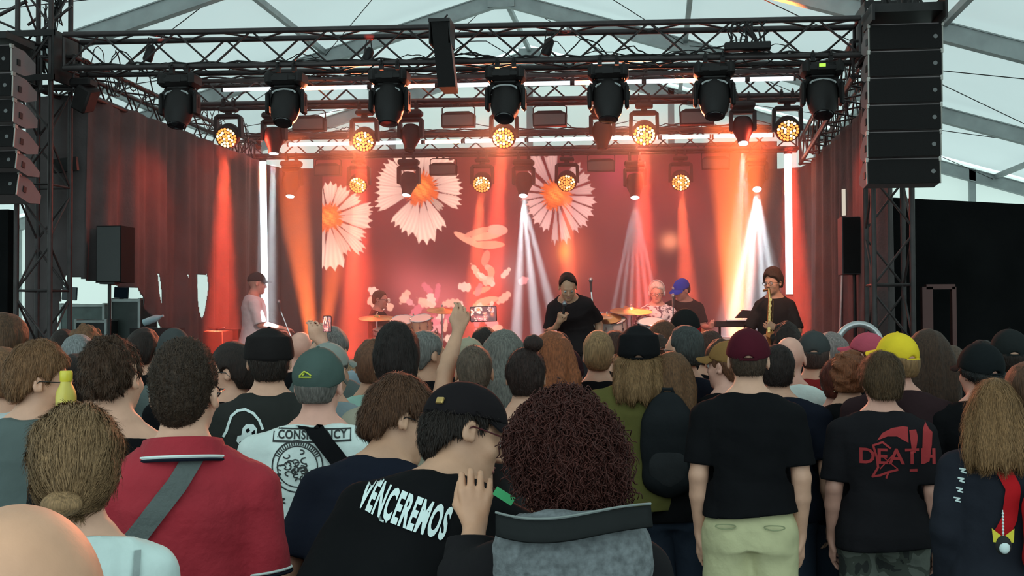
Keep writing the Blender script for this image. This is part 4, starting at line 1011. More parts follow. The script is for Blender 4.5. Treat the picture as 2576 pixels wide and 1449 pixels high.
    def glasses(s, m=None, r=.021, thick=.0022, lens=True):
        m = m or M_BLKPL; g = MB(); M = s.M
        for x in (-1, 1):
            g.tube([M @ Vector((x*.034 + r*1.1*math.cos(a), .113 - .12*abs(r*math.cos(a))*0, 1.660 + r*.85*math.sin(a))) for a in [2*PI*i/18 for i in range(18)]], thick, 6, closed=True)
            g.tube([M @ Vector(p) for p in ((x*.058,.112,1.668),(x*.074,.098,1.668),(x*.083,.05,1.666),(x*.087,.0,1.664),(x*.086,-.018,1.645))], thick, 6)
        g.tube([M @ Vector(p) for p in ((-.010,.115,1.664),(0,.119,1.667),(.010,.115,1.664))], thick, 6); o = s.mbpart(g, 'glasses', m)
        if lens:
            g = MB()
            for x in (-1, 1): g.cyl(M @ Vector((x*.034,.1135,1.660)), M @ Vector((x*.034,.1145,1.660)), r, 16)
            s.mbpart(g, 'spectacle_lens', lens_mat(), o)
        return o
    def blob(s, name, c, r, m, k=.005, seed=0, amp=.0, parent=None, head=True):
        f = Field(np.array(c)-np.array(r)-.02, np.array(c)+np.array(r)+.02, max(.004, s.res*.6)); f.ell(c, r, k=k)
        if amp: f.displace(waves(seed, 100, amp, (1,1,1), 5))
        return s.fpart(f, name, m, parent=parent, head=head)
    # -------- prints and straps lying on the back of the garment
    def onback(s, x, z, off=.0025, front=False):
        d = Vector((0, -1 if front else 1, 0)); hit = s.bvh.ray_cast(Vector((x, .8 if front else -.8, z)), d)
        if hit[0] is None:
            h2 = s.bvh.find_nearest(Vector((x, .1 if front else -.12, z))); p, n_ = h2[0], h2[1]
        else: p, n_ = hit[0], hit[1]
        return p + Vector((0, off if front else -off, 0)) + Vector((0,0,0))
    def decal(s, name, polys, m, off=.0025, front=False, maxe=.02, parent=None):
        """polys: lists of (x, z), laid on the garment"""
        import bmesh
        bm = bmesh.new()
        for P in polys:
            vs = [bm.verts.new((p[0], 0, p[1])) for p in P]
            try: bm.faces.new(vs)
            except Exception: pass
        s._project(bm, name, m, off, front, maxe, parent)
    def _project(s, bm, name, m, off, front, maxe, parent=None):
        import bmesh
        bmesh.ops.triangulate(bm, faces=bm.faces[:])
        for _ in range(5):
            es = [e for e in bm.edges if e.calc_length() > maxe]
            if not es: break
            bmesh.ops.subdivide_edges(bm, edges=es, cuts=1); bmesh.ops.triangulate(bm, faces=[f for f in bm.faces if len(f.verts) > 3])
        for v in bm.verts: v.co = s.onback(v.co.x, v.co.z, off, front)
        me = bpy.data.meshes.new(name); bm.to_mesh(me); bm.free(); me.materials.append(m); o = bpy.data.objects.new(name, me); COL.objects.link(o); o.parent = parent or s.parts['top']; return o
    def text(s, body, c, size, m, ang=0.0, sx=1.0, bold=0.0, shear=0.0, name='print', off=.003, arch=0.0, maxe=.02):
        import bmesh
        cu = bpy.data.curves.new('t', 'FONT'); cu.body = body; cu.size = 1; cu.align_x = 'CENTER'; cu.align_y = 'CENTER'; cu.offset = bold; cu.resolution_u = 3; cu.space_character = 1.02+bold*2.6
        to = bpy.data.objects.new('t', cu); COL.objects.link(to); dg = bpy.context.evaluated_depsgraph_get(); dg.update(); me = bpy.data.meshes.new_from_object(to.evaluated_get(dg)); bpy.data.objects.remove(to)
        bm = bmesh.new(); bm.from_mesh(me); bmesh.ops.remove_doubles(bm, verts=bm.verts, dist=1e-5)
        ca, sa = math.cos(ang), math.sin(ang)
        for v in bm.verts:
            x, y = v.co.x*size*sx, v.co.y*size; x += shear*y; y += arch*x*x; v.co = Vector((c[0] + x*ca - y*sa, 0, c[1] + x*sa + y*ca))
        s._project(bm, name, m, off, False, maxe)
    def strap(s, pts, w, m, name='strap', off=.006, top=None, thing=None, n=28):
        """ribbon over the back through (x, z) points"""
        P = [Vector((p[0], 0, p[1])) for p in pts]; C = []
        L = [0]
        for a, b in zip(P, P[1:]): L.append(L[-1] + (b-a).length)
        for i in range(n+1):
            t = L[-1]*i/n; j = max(k for k in range(len(L)) if L[k] <= t+1e-9); j = min(j, len(P)-2); C.append(P[j].lerp(P[j+1], (t-L[j])/(L[j+1]-L[j])))
        rows0, rows1 = [], []
        for i, c in enumerate(C):
            d = (C[min(n, i+1)] - C[max(0, i-1)]).normalized(); q = Vector((-d.z, 0, d.x)); r0, r1 = [], []
            for u in (-.5, -.25, 0, .25, .5): p = c + q*w*u; b = s.onback(p.x, p.z, off); r0.append(b); r1.append(b - Vector((0,.0035,0)))
            rows0.append(r0); rows1.append(r1)
        g = MB(); ring = [list(a) + list(b)[::-1] + [a[0]] for a, b in zip(rows0, rows1)]; g.grid(ring); return g

def fan(px, py, Y, label, rz=0.0, ht=.022, bend=(0,0), z0=0.0, H=None, **kw):
    """a person whose head top shows at px, py when standing at distance Y"""
    p = at(px, py, Y); fx, sx = bend; q = Vector((math.sin(sx)*.77, math.sin(fx)*.77, .98 + .77*math.cos(fx)*math.cos(sx)))
    rz = rz + .92*math.atan((1650-px)/FPX)
    drop = .41 if kw.get('sit') else 0
    if H is None: H = (p.z - z0 - ht)/(q.z - drop)*1.78
    sc = H/1.78; R = Matrix.Rotation(rz, 3, 'Z'); o = R @ Vector((q.x, q.y, 0))*sc
    org = Vector((p.x - o.x, p.y - o.y, z0 - drop*sc))
    for k_, sd in (('L', -1), ('R', 1)):
        if k_ in kw:
            for nm in ('W', 'E'):
                if len(kw[k_].get(nm, ())) == 4:      # given as a place in the photograph and a distance
                    u = kw[k_][nm]; l_ = R.inverted() @ (at(u[0], u[1], u[2]) - org)/sc; kw[k_][nm] = (l_.x*sd, l_.y, l_.z)
    return Person((p.x - o.x, p.y - o.y, z0 - drop*sc), rz, H, bend=bend, label=label, **kw)
# ------------------------------------------------------------------ loudspeakers
def array_box(p, w, h, d, tilt, label, grp, left=True, last=False):
    """one cabinet of a hanging line array; p = front upper inner corner"""
    t = empty('array_speaker', p, 0, label, 'loudspeaker', grp); R = Matrix.Rotation(tilt, 3, 'X')
    g = MB(); hb = h*.62
    poly = [(0,0),(0,-h+.012),(d*.55,-h*.97),(d,-h*.5-hb/2+.02),(d,-h*.5+hb/2-.04),(d*.55,-.01)]
    vs = []
    for x in (0, w):
        for y, z in poly: vs.append(R @ Vector((x, y, z)))
    n = 6; g.add(vs, [tuple(range(n)), tuple(range(n, 2*n))[::-1]] + [(k, n+k, n+(k+1)%n, (k+1)%n) for k in range(n)]); g.build('cabinet', M_SPKSIDE, t, smooth=False)
    g = MB(); g.box(R @ Vector((w/2, -.008, -h/2)), (w-.006, .014, h-.022), R); gr = g.build('front_grille', M_SPK, t)
    g = MB(); g.cyl(R @ Vector((w*.91, -.014, -h*.52)), R @ Vector((w*.91, -.019, -h*.52)), .018, 14); g.build('badge', mat('grey badge', (.12,.12,.12), .4), gr)
    for x, sg in ((0,-1),(w,1)):
        g = MB(); g.box(R @ Vector((x + sg*.002, d*.30, -h*.55)), (.012, .055, .055), R); g.build('side_handle', M_BLACKMETAL, t)
    g = MB()
    for x in (-.004, w+.004):
        g.cyl(R @ Vector((x, .0, -.01)), R @ Vector((x, .0, -h+.01)), .009, 6); g.box(R @ Vector((x, .01, -.012)), (.022,.05,.035), R)
    g.build('rigging_pin', mat('light rigging steel', (.35,.33,.30), .4, .6), t)
    return t
YA = 10.15
nmR = ['topmost','second','third','fourth','fifth','lowest']
rp = at(2187, 62, YA); bt = at(2187, 465, YA); wR = at(2370, 200, YA).x - rp.x; hR = (rp.z-bt.z)/6
for k in range(6):
    array_box(Vector((rp.x - .004*k, YA + .004*k*k*.5, rp.z - k*hR)), wR, hR, .40, -.01*k, f'{nmR[k]} black cabinet of the six in the right hanging speaker array', 'right hanging speaker array')
g = MB(); c = Vector((rp.x, YA, rp.z)); g.box(c + Vector((wR/2,.1,.10)), (wR+.02,.5,.07)); g.box(c + Vector((wR-.01,.02,.09)), (.02,.5,.20)); g.box(c + Vector((0,.02,.06)), (.02,.45,.14))
g.cyl(c + Vector((wR*.30,.15,.12)), c + Vector((wR*.30,.15,1.2)), .012, 6); g.cyl(c + Vector((wR*.62,.25,.12)), c + Vector((wR*.62,.25,1.2)), .05, 10)
for k in range(8): g.tube([c + Vector((wR*.2 + .05*k, .1, .13)) , c + Vector((wR*.2 + .05*k + random.uniform(-.05,.05), .12, .25)), c + Vector((wR*.3 + .02*k, .12, .5))], .012, 6)
tag(g.build('flying_frame', M_BLACKMETAL), 'rigging frame and hoist holding the right speaker array', 'rigging frame')
nmL = ['topmost visible','second','third','fourth','fifth','sixth','lowest']
# left array: cabinets step back and tilt down towards the bottom
ys = [112, 182, 248, 314, 378, 432, 500]; xs = [(30,62),(34,66),(37,70),(40,74),(45,80),(50,86),(58,92)]
for k in range(6):
    a = at(xs[k][0]-3, ys[k], YA + .012*k*k); h = a.z - at(xs[k][0], ys[k+1], YA + .012*(k+1)**2).z
    array_box(Vector((a.x-.66, a.y, a.z)), .66, h-.004, .44, -.05*k*.9, f'{nmL[k if k < 5 else 6]} cabinet of the left hanging speaker array with its red-lit side', 'left hanging speaker array')
c = at(30, 112, YA)
g = MB(); g.box(c + Vector((-.33,.15,.07)), (.66,.5,.06)); g.cyl(c + Vector((-.3,.2,.1)), c + Vector((-.3,.2,1.2)), .03, 8)
tag(g.build('flying_frame', M_BLACKMETAL), 'rigging frame above the left speaker array', 'rigging frame')
# column speaker hanging in front of the front truss
c = at(1112, 60, Y1-.42); cb = at(1130, 226, Y1-.42); wC = .155
t = empty('column_speaker', c, 0, 'tall narrow black speaker hanging in front of the front truss', 'loudspeaker')
hh = c.z-cb.z; lean = (cb.x-c.x)
g = MB(); vs = []
for z, off in ((0,0),(-hh,lean)):
    for x, y in ((-.5,-.14),(.5,-.14),(.32,.2),(-.5,.2)): vs.append((x*wC+off, y, z))
g.add(vs, [(0,1,2,3),(7,6,5,4),(0,4,5,1),(1,5,6,2),(2,6,7,3),(3,7,4,0)]); g.build('cabinet', M_SPK, t, smooth=False)
g = MB(); g.box((0,-.01,.0), (wC+.04,.30,.03)); g.box((-wC/2-.012,0,-.10), (.014,.28,.22)); g.box((wC/2+.012,0,-.10), (.014,.28,.22)); g.cyl((0,.1,0),(0,.30,-.05), .02, 8); g.cyl((0,-.05,.0),(.06,-.05,.07), .008, 6); g.build('bracket', M_BLACKMETAL, t)
g = MB(); vs = []
for z, off in ((-.26*hh/.9, .26*lean),(-hh*.97, .97*lean)):
    for x, y in ((.51,-.12),(.53,-.12),(.36,.18),(.33,.18)): vs.append((x*wC+off, y, z))
g.add(vs, [(0,1,2,3),(7,6,5,4),(0,4,5,1),(1,5,6,2),(2,6,7,3),(3,7,4,0)]); g.build('side_panel', M_SPKSIDE, t, smooth=False)
# cans clamped in the front truss
for x, y, lb_, tg_ in ((376,135,'small black lamp clamped inside the front truss at the left', at(566,70,15.5)),(925,142,'small black lamp clamped inside the front truss by the third moving head', at(800,5,14.5)),(1378,118,'small tilted lamp hanging in the middle of the front truss', at(1850,30,15.5))):
    p = at(x, y, Y1+.1); t = empty('can_light', p, 0, lb_, 'stage light', 'small cans in the front truss'); MB().lathe([(.02,.09),(.045,.06),(.05,-.06),(.042,-.08)], (0,0,0), (.35,0,1), 14).build('can', M_FIX, t); MB().tube([(-.03,0,.05),(-.01,0,.16),(.03,0,.15),(.045,0,.03)], .006, 6).build('hook', M_BLACKMETAL, t); spot(t, (.06,.0,.16), tg_, (1,.10,.06), 1.6, 9, .8, .04)
# distribution box with a crown of plugs on the lower chord at the right
p = at(1880, 118, Y1-.02); t = empty('cable_box', p, 0, 'black cable box with a tuft of plugs on the front truss, right side', 'cable box')
MB().rbox((0,0,.0), (.42,.14,.07), .01).build('housing', M_FIX, t); g = MB()
for k in range(11):
    x = -.16 + .032*k; g.tube([(x,0,.03),(x+random.uniform(-.03,.03),0,.09),(x+random.uniform(-.06,.06),0,.15),(x+random.uniform(-.09,.09),0,.24)], .010, 6)
g.build('plugs', M_BLACKMETAL, t)
# small box lamp hanging from the left side truss
p = at(215, 215, Y1+.25); t = empty('box_speaker', p, 0, 'dark tilted box hanging from the left side truss near the tower', 'loudspeaker'); R = Matrix.Rotation(.5, 3, 'Y') @ Matrix.Rotation(.3, 3, 'X')
MB().rbox((0,0,-.13), (.17,.2,.26), .02, R).build('cabinet', M_FIX, t); MB().rbox((-.02,0,.02), (.22,.2,.09), .02).build('clamp_base', M_FIX, t)
# dark square bracket plate on the tower
g = MB(); a = at(165, 415, Y1+.5); g.box(a, (.26,.05,.14), Matrix.Rotation(-.1,3,'Y')); tag(g.build('mounting_plate', M_BLACKMETAL), 'dark plate bolted beside the left tower in front of the drape', 'bracket')
# speaker on a pole at the left
p = at(276, 568, 11.75); q = at(276, 710, 11.75); t = empty('pole_speaker', (p.x, 11.75, .6), 0, 'black box speaker on a pole in front of the left drape opening', 'loudspeaker')
ww = .27; g = MB(); g.prism([(-ww/2, q.z-.6),(ww/2, q.z-.6),(ww/2, p.z-.6),(-ww/2, p.z-.6)], -.02, .30); g.build('cabinet', M_SPK, t, smooth=False)
g = MB(); g.box((0,-.026,(p.z+q.z)/2-.6), (ww-.02,.012,p.z-q.z-.02)); g.build('front_grille', mat('grey grille', (.045,.047,.046), .6, bump=.4, bscale=400), t)
g = MB(); g.box((0,0,q.z-.61), (.16,.12,.02)); g.cyl((0,0,.0), (0,0,q.z-.6), .018, 10); g.build('pole', M_BLACKMETAL, t)
g = MB()
for k in range(3): a = 2*PI*k/3+.5; g.tube([(0,0,.55),(.35*math.cos(a),.35*math.sin(a),.01)], .012, 6)
g.build('tripod', M_BLACKMETAL, t)
g = MB(); g.tube([(-ww/2,.1,(p.z+q.z)/2-.72),(-ww/2-.04,.1,(p.z+q.z)/2-.78),(-ww/2,.1,(p.z+q.z)/2-.84)], .01, 6); g.build('handle', M_ALU, t)
# monitor speaker tower at the right, inside the drape
p = at(2142, 545, 13.0); q = at(2142, 690, 13.0); t = empty('pole_speaker', (p.x, 13.0, .6), 0, 'dark box speaker on a stand in front of the right drape', 'loudspeaker')
g = MB(); g.prism([(-.1,q.z-.6),(.1,q.z-.6),(.1,p.z-.6),(-.1,p.z-.6)], 0, .3); g.build('cabinet', mat('hazy speaker', (.05,.045,.05), .6), t, smooth=False); g = MB(); g.cyl((.04,.1,.0), (.04,.1,q.z-.6), .02, 8); g.build('pole', M_BLACKMETAL, t)
MB().box((0,-.008,(p.z+q.z)/2-.6), (.18,.012,p.z-q.z-.02)).build('front_grille', M_SPK, t)
a = at(2125, 480, 14.2); b = at(2108, 845, 14.2); g = MB(); g.tube([(a.x,a.y,a.z),(b.x,b.y,b.z-.6)], .015, 8); tag(g.build('upright_pole', M_ALU), 'thin pale pole standing before the right drape', 'pole')
a = at(2128, 476, 14.15); b = at(2120, 542, 14.15); g = MB(); g.box((a+b)/2, (.05,.05,a.z-b.z)); tag(g.build('strip_light', emat('pale strip', (.9,.8,.65), .75)), 'short pale strip light on the pole at the right drape', 'strip light')
# crowd barrier
def barrier(x0, x1, y, label):
    a = at(x0, 815, y); b = at(x1, 815, y); zt = a.z; t = empty('crowd_barrier', (a.x, y, 0), 0, label, 'barrier', 'steel crowd barriers before the stage'); w = b.x-a.x
    pts = [(0,0,.05),(0,0,zt-.15)] + [(.15-.15*math.cos(q), 0, zt-.15+.15*math.sin(q)) for q in [PI/2*i/6 for i in range(1,7)]] + [(w-.15+.15*math.sin(q), 0, zt-.15+.15*math.cos(q)) for q in [PI/2*i/6 for i in range(0,7)]] + [(w,0,.05)]
    MB().tube(pts, .024, 10).build('hoop', mat('galvanised steel', (.45,.45,.45), .35, .7), t)
    MB().tube([(0,0,.15),(w,0,.15)], .018, 8).build('foot_rail', MATS['galvanised steel'], t)
    MB().box((w/2,.02,zt/2-.05), (w-.06,.012,zt-.3)).build('panel', M_BLACKMETAL, t)
barrier(2106, 2215, 8.6, 'grey steel crowd barrier hoop at the right, behind the pink cap')

# ------------------------------------------------------------------ behind the left drape
def road_case(x0, x1, ytop, Y, label, col=(.03,.04,.04), lidstrip=True, zb=0.0):
    a = at(x0, ytop, Y); b = at(x1, ytop, Y); t = empty('flight_case', ((a.x+b.x)/2, Y, zb), 0, label, 'flight case', 'equipment cases backstage'); w = b.x-a.x; h = a.z-zb
    MB().rbox((0,.25,h/2), (w,.5,h), .015).build('body', mat('case laminate %s' % (col,), col, .4, var=.2), t)
    g = MB()
    for sx in (-1,1):
        for sy in (0,.5): g.box((sx*(w/2-.008), sy, h/2), (.03,.02,h+.006))
        g.box((sx*(w/2-.01), .25, h), (.03,.5,.02))
    g.box((0,-.004,h-.02), (w,.02,.03)); g.box((0,-.004,h*.62), (w,.02,.02)); g.build('metal_edging', M_ALU, t)
    for sx in (-1,1): MB().rbox((sx*w*.25,-.01,h*.75), (.12,.02,.08), .01).build('latch', M_ALU, t)
    return t
YBk = 14.6
road_case(150, 262, 765, YBk, 'open equipment case with pale edges behind the pole speaker', (.10,.14,.13))
road_case(188, 268, 805, YBk-.9, 'black amplifier case in front of the open equipment case', (.02,.022,.022))
road_case(278, 352, 752, YBk-.6, 'tall dark green case right of the speaker pole', (.035,.05,.045))
a = at(157, 722, YBk); b = at(192, 756, YBk)
def monitor(x0, y0, x1, y1, Y, label, zb):
    a = at(x0, y0, Y); b = at(x1, y1, Y); t = empty('computer_monitor', ((a.x+b.x)/2, Y, zb), 0, label, 'monitor', 'screens backstage'); w, h = b.x-a.x, a.z-b.z; zc = (a.z+b.z)/2-zb
    MB().rbox((0,.015,zc), (w,.03,h), .008, Matrix.Rotation(.06,3,'Y')).build('housing', mat('dark blue grey plastic', (.02,.035,.05), .3), t)
    MB().box((0,-.003,zc), (w*.92,.004,h*.88), Matrix.Rotation(.06,3,'Y')).build('panel', mat('dark glass', (.012,.02,.03), .1), t)
    MB().box((0,.02,(b.z-zb)/2), (.05,.03,max(.02,b.z-zb))).build('stand', M_BLACKMETAL, t)
monitor(155, 722, 193, 755, YBk+.2, 'dark monitor on the open equipment case, backstage left', at(200,765,YBk).z)
monitor(286, 722, 322, 750, YBk-.4, 'small dark monitor on the tall green case', at(300,752,YBk-.6).z)
p = at(362, 812, 13.2); g = MB(); g.lathe([(.04,0),(.042,.16),(.03,.19),(.014,.22),(.014,.25)], p, (1,0,.35), 16); o = g.build('water_bottle', mat('pale blue plastic', (.35,.5,.55), .2)); tag(o, 'pale blue bottle lying by the foot of the left drape', 'bottle')
g = MB(); g.box((p.x+.1, 13.35, p.z/2-.03), (.5,.4,p.z-.06)); tag(g.build('side_table', M_FIX), 'low dark table holding the pale blue bottle', 'table')
g = MB(); g.box((at(240,760,YBk+1.2).x, YBk+1.2, 1.0), (1.6,.02,2.0)); 

# ------------------------------------------------------------------ instruments and stands
def cymbal(p, r, label, tilt=(.1,.05), zb=SZ):
    t = empty('cymbal', (p.x, p.y, zb), 0, label, 'cymbal', 'cymbals on their stands'); h = p.z-zb; ax = Vector((tilt[0], tilt[1]-.16, 1))
    MB().lathe([(.012,.030),(.03,.022),(.045,.004),(r*.6,-.006),(r,-.018),(r,-.021),(r*.6,-.010),(.04,-.002)], (0,0,h), ax, 32).build('plate', M_BRASS, t)
    g = MB(); g.cyl((0,0,.35), (0,0,h+.04), .009, 8); g.cyl((0,0,.3),(0,0,h*.6), .014, 8); g.lathe([(.008,.03),(.012,.05),(.006,.06)], (0,0,h), (0,0,1), 8)
    for k in range(3): a = 2*PI*k/3; g.cyl((0,0,.38), (.26*math.cos(a), .26*math.sin(a), .01), .009, 6)
    g.build('stand', M_CHROME, t); return t
def drum(p, r, h, axis, label, col, name='drum'):
    t = empty(name, p, 0, label, 'drum', 'drums on the stage'); ax = Vector(axis).normalized()
    MB().lathe([(r,0),(r,h)], (0,0,0), ax, 32).build('shell', mat('drum shell %s' % (col,), col, .25, .1), t)
    MB().lathe([(r*.99,h),(r*.98,h+.004),(.01,h+.005)], (0,0,0), ax, 32).build('drum_head', mat('drum skin', (.7,.68,.62), .5), t)
    for z in (0, h):
        u, w = perp(ax); MB().tube([ax*z + (u*math.cos(q) + w*math.sin(q))*(r+.006) for q in [2*PI*i/28 for i in range(28)]], .009, 6, closed=True).build('hoop', M_CHROME, t)
    g = MB(); u, w = perp(ax)
    for k in range(8):
        q = 2*PI*k/8; d = (u*math.cos(q)+w*math.sin(q))*(r+.012); g.cyl(d, d + ax*h, .004, 5); g.cyl(d + ax*h*.4, d + ax*h*.6, .010, 6)
    g.build('lug', M_CHROME, t); 
    if name != 'bass_drum':
        g = MB(); g.cyl(-ax*.0 + Vector((0,0,0)), Vector((0,0,-(p.z-SZ))), .014, 8); g.build('stand_leg', M_CHROME, t)
    return t
YD = 15.0
g = MB(); a = at(900, 900, YD); b = at(1135, 900, YD); g.rbox(((a.x+b.x)/2, YD+.7, SZ+.15), (b.x-a.x+.3, 2.0, .29), .01); tag(g.build('drum_riser', M_FIX), 'low black platform under the left drum kit', 'riser')
RZ_ = SZ+.3
cymbal(at(948, 797, YD), .24, 'thin flat cymbal in front of the seated drummer', (.02,.0), RZ_)
cymbal(at(1040, 800, YD+.2), .26, 'dark edged cymbal right of the drummer', (-.05,-.03), RZ_)
cymbal(at(1112, 778, YD+.2), .20, 'high thin cymbal at the right of the left drum kit', (.08,-.05), RZ_)
drum(at(1015, 833, YD), .14, .16, (.05,-.45,1), 'cream tom-tom of the left drum kit', (.55,.50,.25))
drum(at(1062, 828, YD), .13, .15, (-.05,-.4,1), 'second tom-tom of the left drum kit by the chrome stands', (.55,.45,.3))
drum(at(975, 850, YD), .17, .12, (.0,-.25,1), 'snare drum before the drummer', (.5,.5,.5))
drum(Vector((at(1040,905,YD).x, YD-.1, RZ_+.24)), .25, .38, (0,1,0), 'bass drum at the bottom of the left drum kit', (.05,.02,.02), 'bass_drum')
cymbal(at(1495, 793, 13.2), .20, 'glowing cymbal just right of the singer', (.05,.02))
cymbal(at(1527, 797, 13.4), .16, 'bright small cymbal beside the microphone stand', (.0,-.25))
cymbal(at(1588, 779, 13.6), .24, 'brass cymbal left of the man in the floral shirt', (.04,-.02))
drum(at(1500, 836, 13.5), .15, .18, (.05,-.35,1), 'shiny tom-tom in the percussion set right of the singer', (.6,.55,.5))
drum(at(1545, 838, 13.5), .14, .16, (-.05,-.35,1), 'second shiny drum near the man in the floral shirt', (.6,.55,.5))
drum(at(1640, 836, 13.2), .15, .12, (0,-.3,1), 'white topped drum in front of the man in the floral shirt', (.6,.6,.6))
# microphone stand and loose microphones
def micstand(x, ytop, Y, label, dx=0, zb=SZ):
    p = at(x, ytop, Y); t = empty('microphone_stand', (p.x+dx, Y, zb), 0, label, 'microphone stand', 'microphone stands'); h = p.z-zb
    MB().tube([(0,0,.1),(0,0,h*.6),(-dx,0,h-.1)], .009, 8).build('pole', M_CHROME, t); g = MB()
    for k in range(3): a = 2*PI*k/3; g.cyl((0,0,.14), (.28*math.cos(a), .28*math.sin(a), .01), .009, 6)
    g.build('tripod', M_BLACKMETAL, t); g = MB(); g.cyl((-dx,0,h-.12), (-dx,-.05,h-.02), .012, 8, .016); g.ell((-dx,-.06,h), (.024,.024,.03)); g.build('microphone', mat('mic grille', (.25,.25,.26), .3, .8), t)
micstand(1487, 705, 12.6, 'tall microphone stand right of the singer', .05)
micstand(705, 760, 13.9, 'boom microphone stand at the left light tube', .2)
micstand(1693, 745, 13.4, 'pink-lit microphone stand between the floral shirt and the blue cap')
micstand(1100, 835, 14.4, 'short chrome microphone stand in the left drum kit', .05)
# keyboard on its stand
a = at(1800, 806, 13.2); b = at(1893, 806, 13.2); t = empty('keyboard', ((a.x+b.x)/2, 13.2, SZ), 0, 'keyboard on a stand left of the saxophonist', 'keyboard'); w = b.x-a.x; h = a.z-SZ
MB().rbox((0,.15,h-.04), (w,.32,.07), .01).build('housing', M_FIX, t); MB().box((.06,.02,h+.0), (w*.7,.14,.012)).build('keys', mat('white keys', (.7,.7,.7), .3), t)
MB().rbox((0,.15,h-.22), (w,.30,.06), .01).build('lower_keyboard', mat('silver plastic', (.45,.42,.42), .3), t)
g = MB(); g.cyl((-w*.35,.0,.02), (w*.35,.0,h-.25), .014, 8); g.cyl((w*.35,.02,.02), (-w*.35,.02,h-.25), .014, 8); g.cyl((-w*.35,.3,.02), (-w*.35,.3,h-.06), .014, 8); g.cyl((w*.35,.3,.02), (w*.35,.3,h-.06), .014, 8); g.build('stand', M_BLACKMETAL, t)
g = MB(); p = at(1872, 790, 13.3); g.prism([(-.10,0),(.10,0),(.09,.08),(-.02,.09)], -.1, .1, c=(p.x, 13.3, p.z-.045)); tag(g.build('effects_box', M_FIX), 'small dark box on top of the keyboard', 'box')
# gear behind the white shirted man
a = at(512, 832, 13.6); b = at(562, 832, 13.6); g = MB(); g.rbox(((a.x+b.x)/2, 13.75, (SZ+a.z)/2), (b.x-a.x, .35, a.z-SZ), .01); tag(g.build('stage_speaker', M_FIX), 'black monitor box at the left edge of the stage', 'loudspeaker')
a = at(563, 828, 14.2); b = at(600, 828, 14.2); t = empty('amplifier_rack', ((a.x+b.x)/2, 14.2, SZ), 0, 'red-lit rack unit beside the man in the white t-shirt', 'amplifier'); w = b.x-a.x; h = a.z-SZ
MB().rbox((0,.2,h/2), (w,.4,h), .01).build('housing', M_FIX, t); g = MB(); g.box((0,-.005,h*.85), (w*.9,.01,.06)); g.box((0,-.005,h*.6), (w*.9,.01,.06)); g.build('front_panel', mat('silver plastic', (.45,.42,.42), .3), t)
a = at(545, 826, 13.7); g = MB(); g.lathe([(.01,0),(.02,.02),(.10,.03),(.11,.045)], a - U*.03, (0,0,1), 20); tag(g.build('cymbal_plate', M_CHROME), 'silver dish on the black monitor box at stage left', 'cymbal')
# ------------------------------------------------------------------ the band
BAND = 'musicians on the stage'
blk = cloth((.016,.013,.014)); dark = cloth((.03,.026,.028))
p = fan(640, 683, 14.2, 'man in a white t-shirt and black cap standing sideways at stage left', rz=-PI*.47, z0=SZ, group=BAND, skin='pink', face=True, pitch=.15, width=1.08,
        R=dict(E=(.22,.06,1.14), W=(.17,.30,1.10), f=(-.2,1,-.1), n=(0,0,-1)), L=dict(E=(.22,.06,1.14), W=(.19,.30,1.06), f=(-.2,1,-.1), n=(0,0,-1)))
p.top(cloth((.70,.66,.68)), hem=.84, loose=.03, sleeve=.95); p.legs(cloth((.04,.05,.07))); p.cap(cloth((.03,.03,.032)), arch=False, brimdir=0)
p = fan(952, 727, 15.6, 'drummer in a dark shirt and glasses seated behind the left drum kit', rz=-PI*.62, z0=SZ+.3, group=BAND, skin='pink', face=True, sit=True, pitch=.1,
        R=dict(E=(.24,.10,1.15), W=(.15,.36,1.12), f=(-.1,1,-.1), n=(0,0,-1)), L=dict(E=(.24,.10,1.15), W=(.15,.36,1.12), f=(-.1,1,-.1), n=(0,0,-1)))
p.top(blk); p.legs(dark); p.hair((.10,.06,.04), 'short', t=.006); p.glasses(lens=False)
g = MB(); g.lathe([(.17,0),(.18,.03),(.17,.06)], (p.t.location.x, p.t.location.y, SZ+.3+.41), (0,0,1), 20); g.cyl((p.t.location.x, p.t.location.y, SZ+.3), (p.t.location.x, p.t.location.y, SZ+.72), .025, 8)
tag(g.build('drum_stool', M_FIX), 'round black stool under the drummer', 'stool')
# singer: bent forward over a hand-held microphone
sg = fan(1412, 708, 11.75, 'singer in a dark shirt bent over the microphone in his fist', rz=PI-.12, bend=(.62,.12), z0=SZ, group=BAND, skin='warm', face=True, res=.008, pitch=.0, roll=-.20, yaw=.12, width=1.04, belly=.03, H=1.86, shoulder=.95,
        R=dict(E=(.25,.16,1.13), W=(.085,.275,1.425), f=(-.45,.10,.9), n=(-.6,-.8,0), curl=1.25), L=dict(E=(.22,-.05,1.12), W=(.21,.10,.90), f=(0,.3,-1), n=(-1,0,0)))
sg.top(cloth((.022,.017,.018)), loose=.022, sleeve=.85); sg.legs(dark); sg.hair((.02,.014,.012), 'short', t=.012, line=[(1.50,-.075),(1.575,-.060),(1.625,-.035),(1.66,.020),(1.70,.030),(1.75,.050),(1.80,.07)])
MW = sg.t.matrix_basis
def world(person, v):
    q = person.deform(np.array([list(v)], float))[0]; person.t.rotation_euler.order; M_ = Matrix.Translation(person.t.location) @ person.t.rotation_euler.to_matrix().to_4x4() @ Matrix.Scale(person.sc, 4); return M_ @ Vector(q)
a = world(sg, (.040,.300,1.475)); b = world(sg, (.008,.225,1.585)); d = (b-a).normalized()
t = empty('microphone', a, 0, 'microphone held to the mouth of the singer', 'microphone'); g = MB(); g.cyl((0,0,0) , d*((b-a).length-.03), .012, 12, .016); g.build('handle', M_FIX, t)
MB().ell(d*((b-a).length), (.027,.027,.030)).build('grille', mat('mic grille', (.25,.25,.26), .3, .8), t)
